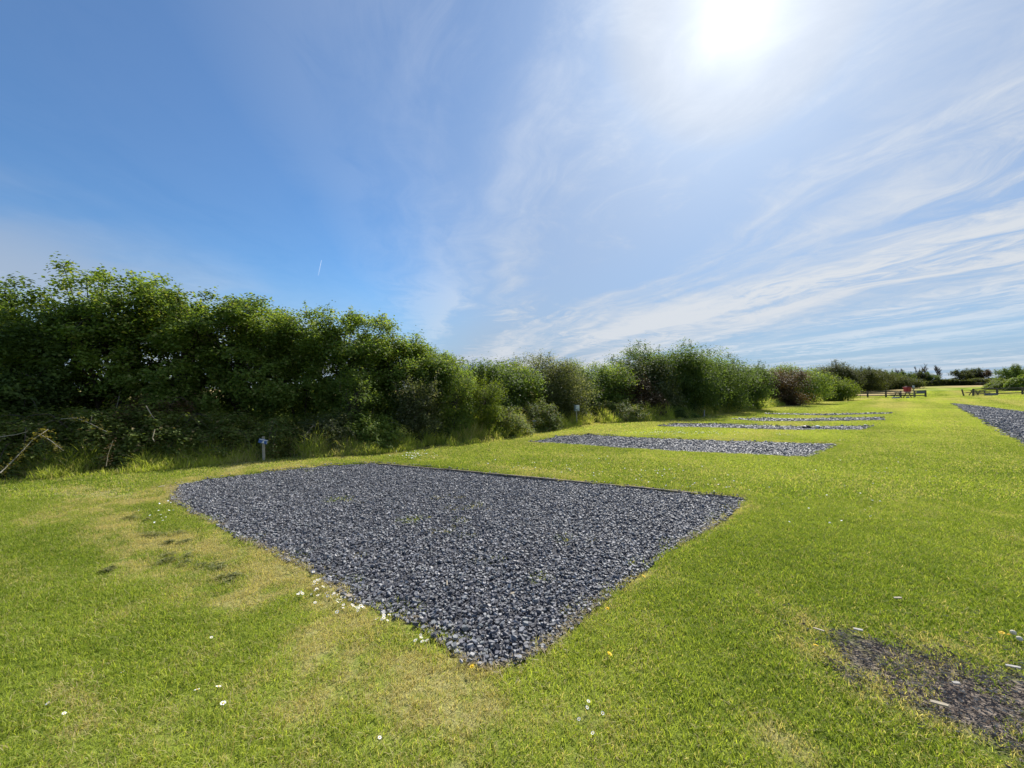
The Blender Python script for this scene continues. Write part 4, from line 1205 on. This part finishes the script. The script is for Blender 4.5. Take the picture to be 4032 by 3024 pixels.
# ------------------------------------------------------------------ contrail
def contrail():
    Y = 3000.0; a = AT(1266, 1024, Y); b = AT(1253, 1085, Y*1.02)
    m, g = material('vapour')
    d = g.new('ShaderNodeBsdfDiffuse'); d.inputs[0].default_value = (.9, .9, .92, 1)
    t = g.new('ShaderNodeBsdfTranslucent'); t.inputs[0].default_value = (.9, .9, .92, 1)
    mx = g.new('ShaderNodeMixShader'); mx.inputs[0].default_value = .6; g.l.new(d.outputs[0], mx.inputs[1]); g.l.new(t.outputs[0], mx.inputs[2])
    tr = g.new('ShaderNodeBsdfTransparent'); m2 = g.new('ShaderNodeMixShader')
    tc = g.new('ShaderNodeNewGeometry').outputs['Position']; s = g.new('ShaderNodeSeparateXYZ'); g.l.new(tc, s.inputs[0])
    g.put(m2.inputs[0], g.ramp(s.outputs[2], float(b[2]), float(a[2]), .04, .22, False))
    g.l.new(tr.outputs[0], m2.inputs[1]); g.l.new(mx.outputs[0], m2.inputs[2]); g.l.new(m2.outputs[0], g.out.inputs[0])
    root = empty('contrail', tuple(a), label='short thin white vapour trail high above the tall hedge', cat='contrail')
    t = np.linspace(0, 1, 12)[:, None]
    tubes('trail', [(a+(b-a)*t, np.linspace(1.6, 4.2, 12))], m, root, 6)
contrail()

# ------------------------------------------------------------------ daisies, dandelions, chips
mPetal = simple('white_petal', (.82, .82, .80), .7, .3, .03, 30); mEye = simple('yellow_eye', (.70, .45, .02), .7, .3, .1, 30)
mYel = simple('yellow_petal', (.80, .52, .01), .6, .3, .1, 30); mStem = simple('green_stem', (.06, .11, .02), .7, .3, .1, 30)
def daisy_mesh(n, rad, cup=.1, petal=.42):
    V, Q = [], []
    for i in range(n):
        a = i/n*2*math.pi+.1*math.sin(i*3); w = math.pi/n*.85*2.2*petal
        c, s = math.cos(a), math.sin(a)
        z1 = cup*rad
        V += [(c*rad*.22, s*rad*.22, .0), (math.cos(a-w)*rad*.75, math.sin(a-w)*rad*.75, z1*.8), (c*rad, s*rad, z1+.0006*(i % 3)), (math.cos(a+w)*rad*.75, math.sin(a+w)*rad*.75, z1*.8)]
        Q.append([4*i, 4*i+1, 4*i+2, 4*i+3])
    return np_mesh('petals', np.array(V), np.array(Q))
DP = daisy_mesh(13, .014); DP.materials.append(mPetal)
def disc_mesh(name, rad, z, mat):
    bm = bmesh.new(); bmesh.ops.create_uvsphere(bm, u_segments=8, v_segments=5, radius=rad, matrix=Matrix.Translation((0, 0, z)) @ Matrix.Diagonal((1, 1, .5, 1)))
    me = bpy.data.meshes.new(name); bm.to_mesh(me); bm.free(); me.materials.append(mat); return me
DE = disc_mesh('flower_eye', .0045, .001, mEye)
V_, Q_ = tube_arrays([(np.array([[0, 0, -.045], [.002, 0, -.02], [0, 0, 0]]), np.array([.0012, .0012, .001]))], 4)
DS = np_mesh('stem', V_, Q_); DS.materials.append(mStem)
YP = daisy_mesh(26, .021, .22, .6); YP.materials.append(mYel)
YE = disc_mesh('flower_eye', .010, .004, mYel)
def flower(name, x, y, label, cat, group, petals, eye, sc=1, h=.042, rr=random):
    z = float(ground_z(x, y))+h*.95
    root = empty(name, (x, y, z), label=label, cat=cat, group=group); root.scale = (sc,)*3
    root.rotation_euler = (R(rr.uniform(10, 35)), R(rr.uniform(-15, 15)), rr.uniform(0, 6.28))
    for nm, me in (('petals', petals), ('flower_eye', eye), ('stem', DS)):
        o = bpy.data.objects.new(nm, me); COL.objects.link(o); o.parent = root
rr = random.Random(5)
clump_lab = 'small white daisy in the dense clump along the near left edge of the nearest gravel'
for (a, b, n, s) in ((668,1240,6,9),(690,1265,12,14),(700,1295,14,16),(745,1318,10,15),(775,1325,8,10),(840,1345,8,12),(905,1388,5,10),(650,1290,4,12)):
    for i in range(n):
        x, y = P((a+rr.gauss(0, s))*K, (b+rr.gauss(0, s*.55))*K)
        if sdist(np.array([x]), np.array([y]), PADS[0])[0] < .01: continue
        flower('daisy', x, y, clump_lab, 'daisy', 'daisies in the clump at the gravel edge', DP, DE, rr.uniform(.6, 1.0), .035, rr)
for px, py, lab in ((775,2745,'large white daisy head low in the left foreground'), (860,2730,'white daisy just right of the large one in the left foreground'),
                    (878,2797,'white daisy below the large one in the left foreground'), (187,2808,'white daisy near the bottom left corner'),
                    (252,2845,'white daisy right of and below the bottom left corner one'), (482,2680,'tiny white daisy in the middle of the left foreground'),
                    (832,2535,'tiny white daisy alone below the dry grass patch'), (1495,2940,'white daisy near the bottom edge below the gravel corner'),
                    (2312,2815,'upper white daisy of the loose group at the bottom middle'), (2373,2842,'right white daisy of the loose group at the bottom middle'),
                    (2280,2860,'lower left white daisy of the loose group at the bottom middle'), (2334,2918,'white daisy under the loose group at the bottom middle'),
                    (2317,2790,'topmost small white daisy of the loose group at the bottom middle')):
    x, y = P(px, py); flower('daisy', x, y, lab, 'daisy', None, DP, DE, .95 if 'large' in lab else .62, .04, rr)
for px, py, lab in ((1860,2650,'yellow dandelion just below the near corner of the gravel'), (2392,2422-0,'yellow dandelion above the lower right edge of the gravel'),
                    (2535,2295,'yellow dandelion along the right edge of the gravel'), (2400,2600,'half open yellow dandelion in the lawn right of the gravel corner'),
                    (3213,2575,'yellow dandelion left of the bare soil patch'), (3945,2521,'leftmost yellow dandelion of the pair at the right edge'),
                    (3972,2529,'right yellow dandelion of the pair at the right edge'), (2868,2097,'far yellow dandelion by the right corner of the gravel'),
                    (3985,2135,'small yellow dandelion far out near the right edge')):
    x, y = P(px, py); flower('dandelion', x, y, lab, 'dandelion', None, YP, YE, .7, .045, rr)
for px, py, lab in ((3990,2520,'pale dandelion clock beside the yellow pair'), (4015,2545,'rightmost pale dandelion clock at the edge')):
    x, y = P(px, py); z = float(ground_z(x, y))
    root = empty('dandelion_clock', (x, y, z+.045), label=lab, cat='dandelion')
    bm = bmesh.new(); bmesh.ops.create_icosphere(bm, subdivisions=2, radius=.014); me = bpy.data.meshes.new('seed_head'); bm.to_mesh(me); bm.free()
    link('seed_head', me, simple('seed_white', (.6, .55, .42), .9, .1, .2, 200), root)
    o = bpy.data.objects.new('stem', DS); COL.objects.link(o); o.parent = root

def far_daisies():
    r = np.random.default_rng(55); pts = []
    for a, b, n, sx, sy in ((2700,1708,130,110,5),(2600,1705,50,60,4),(1640,1800,60,40,8),(2250,1850,50,190,25),(2700,1900,40,150,30),(3080,1716,16,20,2),(3300,1960,16,160,60),(1000,1890,14,60,12),(640,2030,14,40,30),(3500,1850,20,250,60)):
        for i in range(n):
            p = P(a+r.normal(0, sx), b+r.normal(0, sy))
            if pad_sd(np.array([p[0]]), np.array([p[1]]))[0] > .03: pts.append(p)
    pts = np.array(pts); n = len(pts)
    k = np.arange(6)/6*2*np.pi
    sz = (.008+.0005*pts[:, 1])[:, None]
    V = np.stack([pts[:, :1]+np.cos(k)*sz, pts[:, 1:]+np.sin(k)*sz, np.broadcast_to((ground_z(pts[:, 0], pts[:, 1])+.038)[:, None], (n, 6))+r.normal(0, .004, (n, 6))], 2).reshape(-1, 3)
    me = np_mesh('daisy_carpet', V, np.arange(n*6).reshape(-1, 6))
    tag(link('daisy_carpet', me, mPetal), 'tiny white daisies scattered over the farther lawn', 'daisies', kind='stuff')
far_daisies()

def soil_chips():
    lo, hi = SOIL.min(0)-.2, SOIL.max(0)+.2
    r = np.random.default_rng(61); n = int((hi-lo).prod()*5600)
    p = lo+r.random((n, 2))*(hi-lo)
    _, _, soil, _, _ = ground_attr(p[:, 0], p[:, 1])
    p1 = p[(r.random(n) < soil*.85+.010+.16*np.exp(-(np.maximum(sdist(p[:, 0], p[:, 1], SOIL), 0)/.18)**2))]
    m, g = material('wood_shreds')
    rr_ = g.new('ShaderNodeNewGeometry').outputs['Random Per Island']
    cr = g.new('ShaderNodeValToRGB'); g.l.new(rr_, cr.inputs[0]); e = cr.color_ramp.elements
    e[0].color = (.12, .095, .078, 1); e[1].color = (.48, .42, .34, 1)
    for q, c in ((.4, (.16, .125, .105, 1)), (.65, (.27, .22, .175, 1)), (.85, (.36, .31, .24, 1))): e.new(q).color = c
    b = principled(g, cr.outputs[0], .7, .3); g.l.new(b.outputs[0], g.out.inputs[0])
    # shreds: elongated slivers
    k = len(p1); L = r.uniform(.006, .028, k)*r.uniform(.6, 1.3, k); W = r.uniform(.002, .0085, k)
    a = r.normal(-.5, .7, k); tz = r.normal(0, .18, k)
    d = np.stack([np.cos(a)*np.cos(tz), np.sin(a)*np.cos(tz), np.sin(tz)], 1); s = np.stack([-np.sin(a), np.cos(a), r.normal(0, .4, k)], 1)
    c = np.stack([p1[:, 0], p1[:, 1], ground_z(p1[:, 0], p1[:, 1])+.004+r.random(k)*.014], 1)
    up = np.array([0, 0, 1.])*W[:, None]*.7
    D = d*L[:, None]*.5; S = s*W[:, None]*.5
    V = np.stack([c-D-S*.5, c-D*.7+S, c+D+S*.4, c+D*.8-S, c-D*.6+up, c+D*.6+up], 1).reshape(-1, 3)
    b0 = (np.arange(k)*6)[:, None]
    tri = np.concatenate([b0+np.array([[0, 4, 1]]), b0+np.array([[3, 2, 5]])]); qd = np.concatenate([b0+np.array([[0, 3, 5, 4]]), b0+np.array([[1, 4, 5, 2]])])
    me = np_mesh('wood_shreds', V, polys=[tri, qd]); tag(link('wood_shreds', me, m), 'shredded dark and pale bark chips over the bare soil', 'bark chips', kind='stuff')
soil_chips()
def edge_straw():
    r = np.random.default_rng(91); poly = PADS[0][:19]; k = 5200
    seg = np.linalg.norm(np.diff(poly, axis=0), axis=1); cs = np.concatenate([[0], np.cumsum(seg)]); t = r.random(k)*cs[-1]
    p = np.stack([np.interp(t, cs, poly[:, 0]), np.interp(t, cs, poly[:, 1])], 1)+r.normal(0, .045, (k, 2))
    p = p[fbm(p[:, 0]*2.2, p[:, 1]*2.2, 151, 3) > .47]; k = len(p)
    L = r.uniform(.012, .05, k); W = r.uniform(.0015, .004, k); a = r.uniform(0, 6.28, k); tz = r.normal(0, .3, k)
    D = np.stack([np.cos(a)*np.cos(tz), np.sin(a)*np.cos(tz), np.sin(tz)], 1)*L[:, None]*.5; S = np.stack([-np.sin(a), np.cos(a), r.normal(0, .4, k)], 1)*W[:, None]*.5
    c = np.stack([p[:, 0], p[:, 1], ground_z(p[:, 0], p[:, 1])+.02+r.random(k)*.02], 1)
    V = np.stack([c-D-S, c-D+S, c+D+S*.3, c+D-S*.3], 1).reshape(-1, 3)
    m = leafmat('straw', (.24, .18, .10), (.46, .38, .24), None, .25)
    tag(link('straw', np_mesh('straw', V, np.arange(4*k).reshape(-1, 4)), m), 'dead straw and dried grass bits along the near edges of the gravel', 'straw', kind='stuff')
edge_straw()
def chip(px, py, L, W, T, rot, label, mat='pale', name='wood_chip'):
    x, y = P(px, py); z = float(ground_z(x, y))+.028
    bm = bmesh.new()
    o = [(-L/2, -W*.45), (L*.42, -W*.5), (L/2, W*.2), (L*.3, W*.5), (-L*.46, W*.42)]
    f = bm.faces.new([bm.verts.new((a*.62, b*.6, 0)) for a, b in o]); T *= .6; e = bmesh.ops.extrude_face_region(bm, geom=[f])
    for v in e['geom']:
        if isinstance(v, bmesh.types.BMVert): v.co.z += T
    bmesh.ops.recalc_face_normals(bm, faces=bm.faces[:])
    me = bpy.data.meshes.new(name); bm.to_mesh(me); bm.free()
    ob = link(name, me, M[mat]); ob.location = (x, y, z); ob.rotation_euler = (R(8), R(-6), rot)
    return tag(ob, label, 'wood chip')
chip(1795, 2540, .075, .026, .012, R(28), 'bright flat wood chip lying in the near corner of the gravel')
chip(1760, 2302, .10, .014, .008, R(100), 'long pale splinter lying upright looking on the gravel', 'twig')
chip(2018, 2335, .05, .03, .01, R(20), 'small tan wood chip on the gravel right of the splinter', 'twig')
chip(1375, 2355, .09, .05, .012, R(-35), 'broad cream chip among the daisies at the gravel edge', 'twig')
chip(3225, 2500, .09, .014, .008, R(-50), 'pale stick at the top left of the bare soil patch', 'twig')
chip(3380, 2500, .075, .024, .01, R(-35), 'white wood chip at the top of the bare soil patch')
chip(3700, 2800, .10, .028, .012, R(-35), 'long pale wood chip on the lower edge of the bare soil', 'twig')
chip(3765, 2720, .05, .024, .012, R(-10), 'small white chip in the middle of the bare soil')
chip(3535, 2376, .08, .02, .01, R(-10), 'pale dry leaf lying in the lawn above the bare soil', 'twig')
chip(3990, 2650, .09, .022, .01, R(-30), 'pale chip at the right edge of the bare soil')
chip(635, 1925, .12, .03, .01, R(50), 'pale stick at the far left corner of the gravel', 'twig')

# dried mowing clumps left of the pitch
def clump(px, py, rx, ry, h, label, sd):
    r = np.random.default_rng(sd); x, y = P(px, py); rx *= .8; ry *= .8; h *= .7; z = float(ground_z(x, y))
    n = 260; a = r.uniform(0, 6.28, n); d = np.abs(r.normal(0, .55, n))
    j = r.integers(0, 4, n); ox = r.normal(0, .8, 4)*rx; oy = r.normal(0, .7, 4)*ry; bx = x+ox[j]+np.cos(a)*d*rx*.7; by = y+oy[j]+np.sin(a)*d*ry*.8; bz = z+.012+h*np.clip(1-d**2, 0, 1)*r.random(n)
    an = r.uniform(0, 6.28, n); L = r.uniform(.02, .05, n); W = .0035
    t = r.normal(0, .25, n)
    D = np.stack([np.cos(an)*L, np.sin(an)*L, np.sin(t)*L], 1); S = np.stack([-np.sin(an)*W, np.cos(an)*W, np.full(n, .002)], 1)
    c = np.stack([bx, by, bz], 1)
    V = np.stack([c-D/2-S/2, c-D/2+S/2, c+D/2+S/2, c+D/2-S/2], 1).reshape(-1, 3)
    me = np_mesh('grass_clippings', V, np.arange(4*n).reshape(-1, 4))
    tag(link('grass_clippings', me, mClip), label, 'grass clippings', 'dried mowing clumps left of the gravel')
mClip = leafmat('dried_clippings', (.13, .15, .05), (.30, .30, .14), None, .45)
clump(563, 2045, .16, .07, .05, 'darkest small clump of dried clippings farthest from the camera', 1)
clump(615, 2113, .22, .10, .045, 'wide dark green clump of clippings below the darkest small one', 2)
clump(695, 2135, .10, .05, .03, 'little clump of clippings near the gravel side', 3)
clump(715, 2190, .16, .12, .03, 'grey green loose clippings above the long dark clump', 4)
clump(825, 2236, .24, .07, .04, 'long dark clump of clippings in the dry grass strip', 5)
clump(900, 2282, .14, .08, .03, 'brownish clump of clippings nearest the camera', 6)
clump(425, 2245, .05, .04, .04, 'small brown clump of clippings alone on the left lawn', 7)
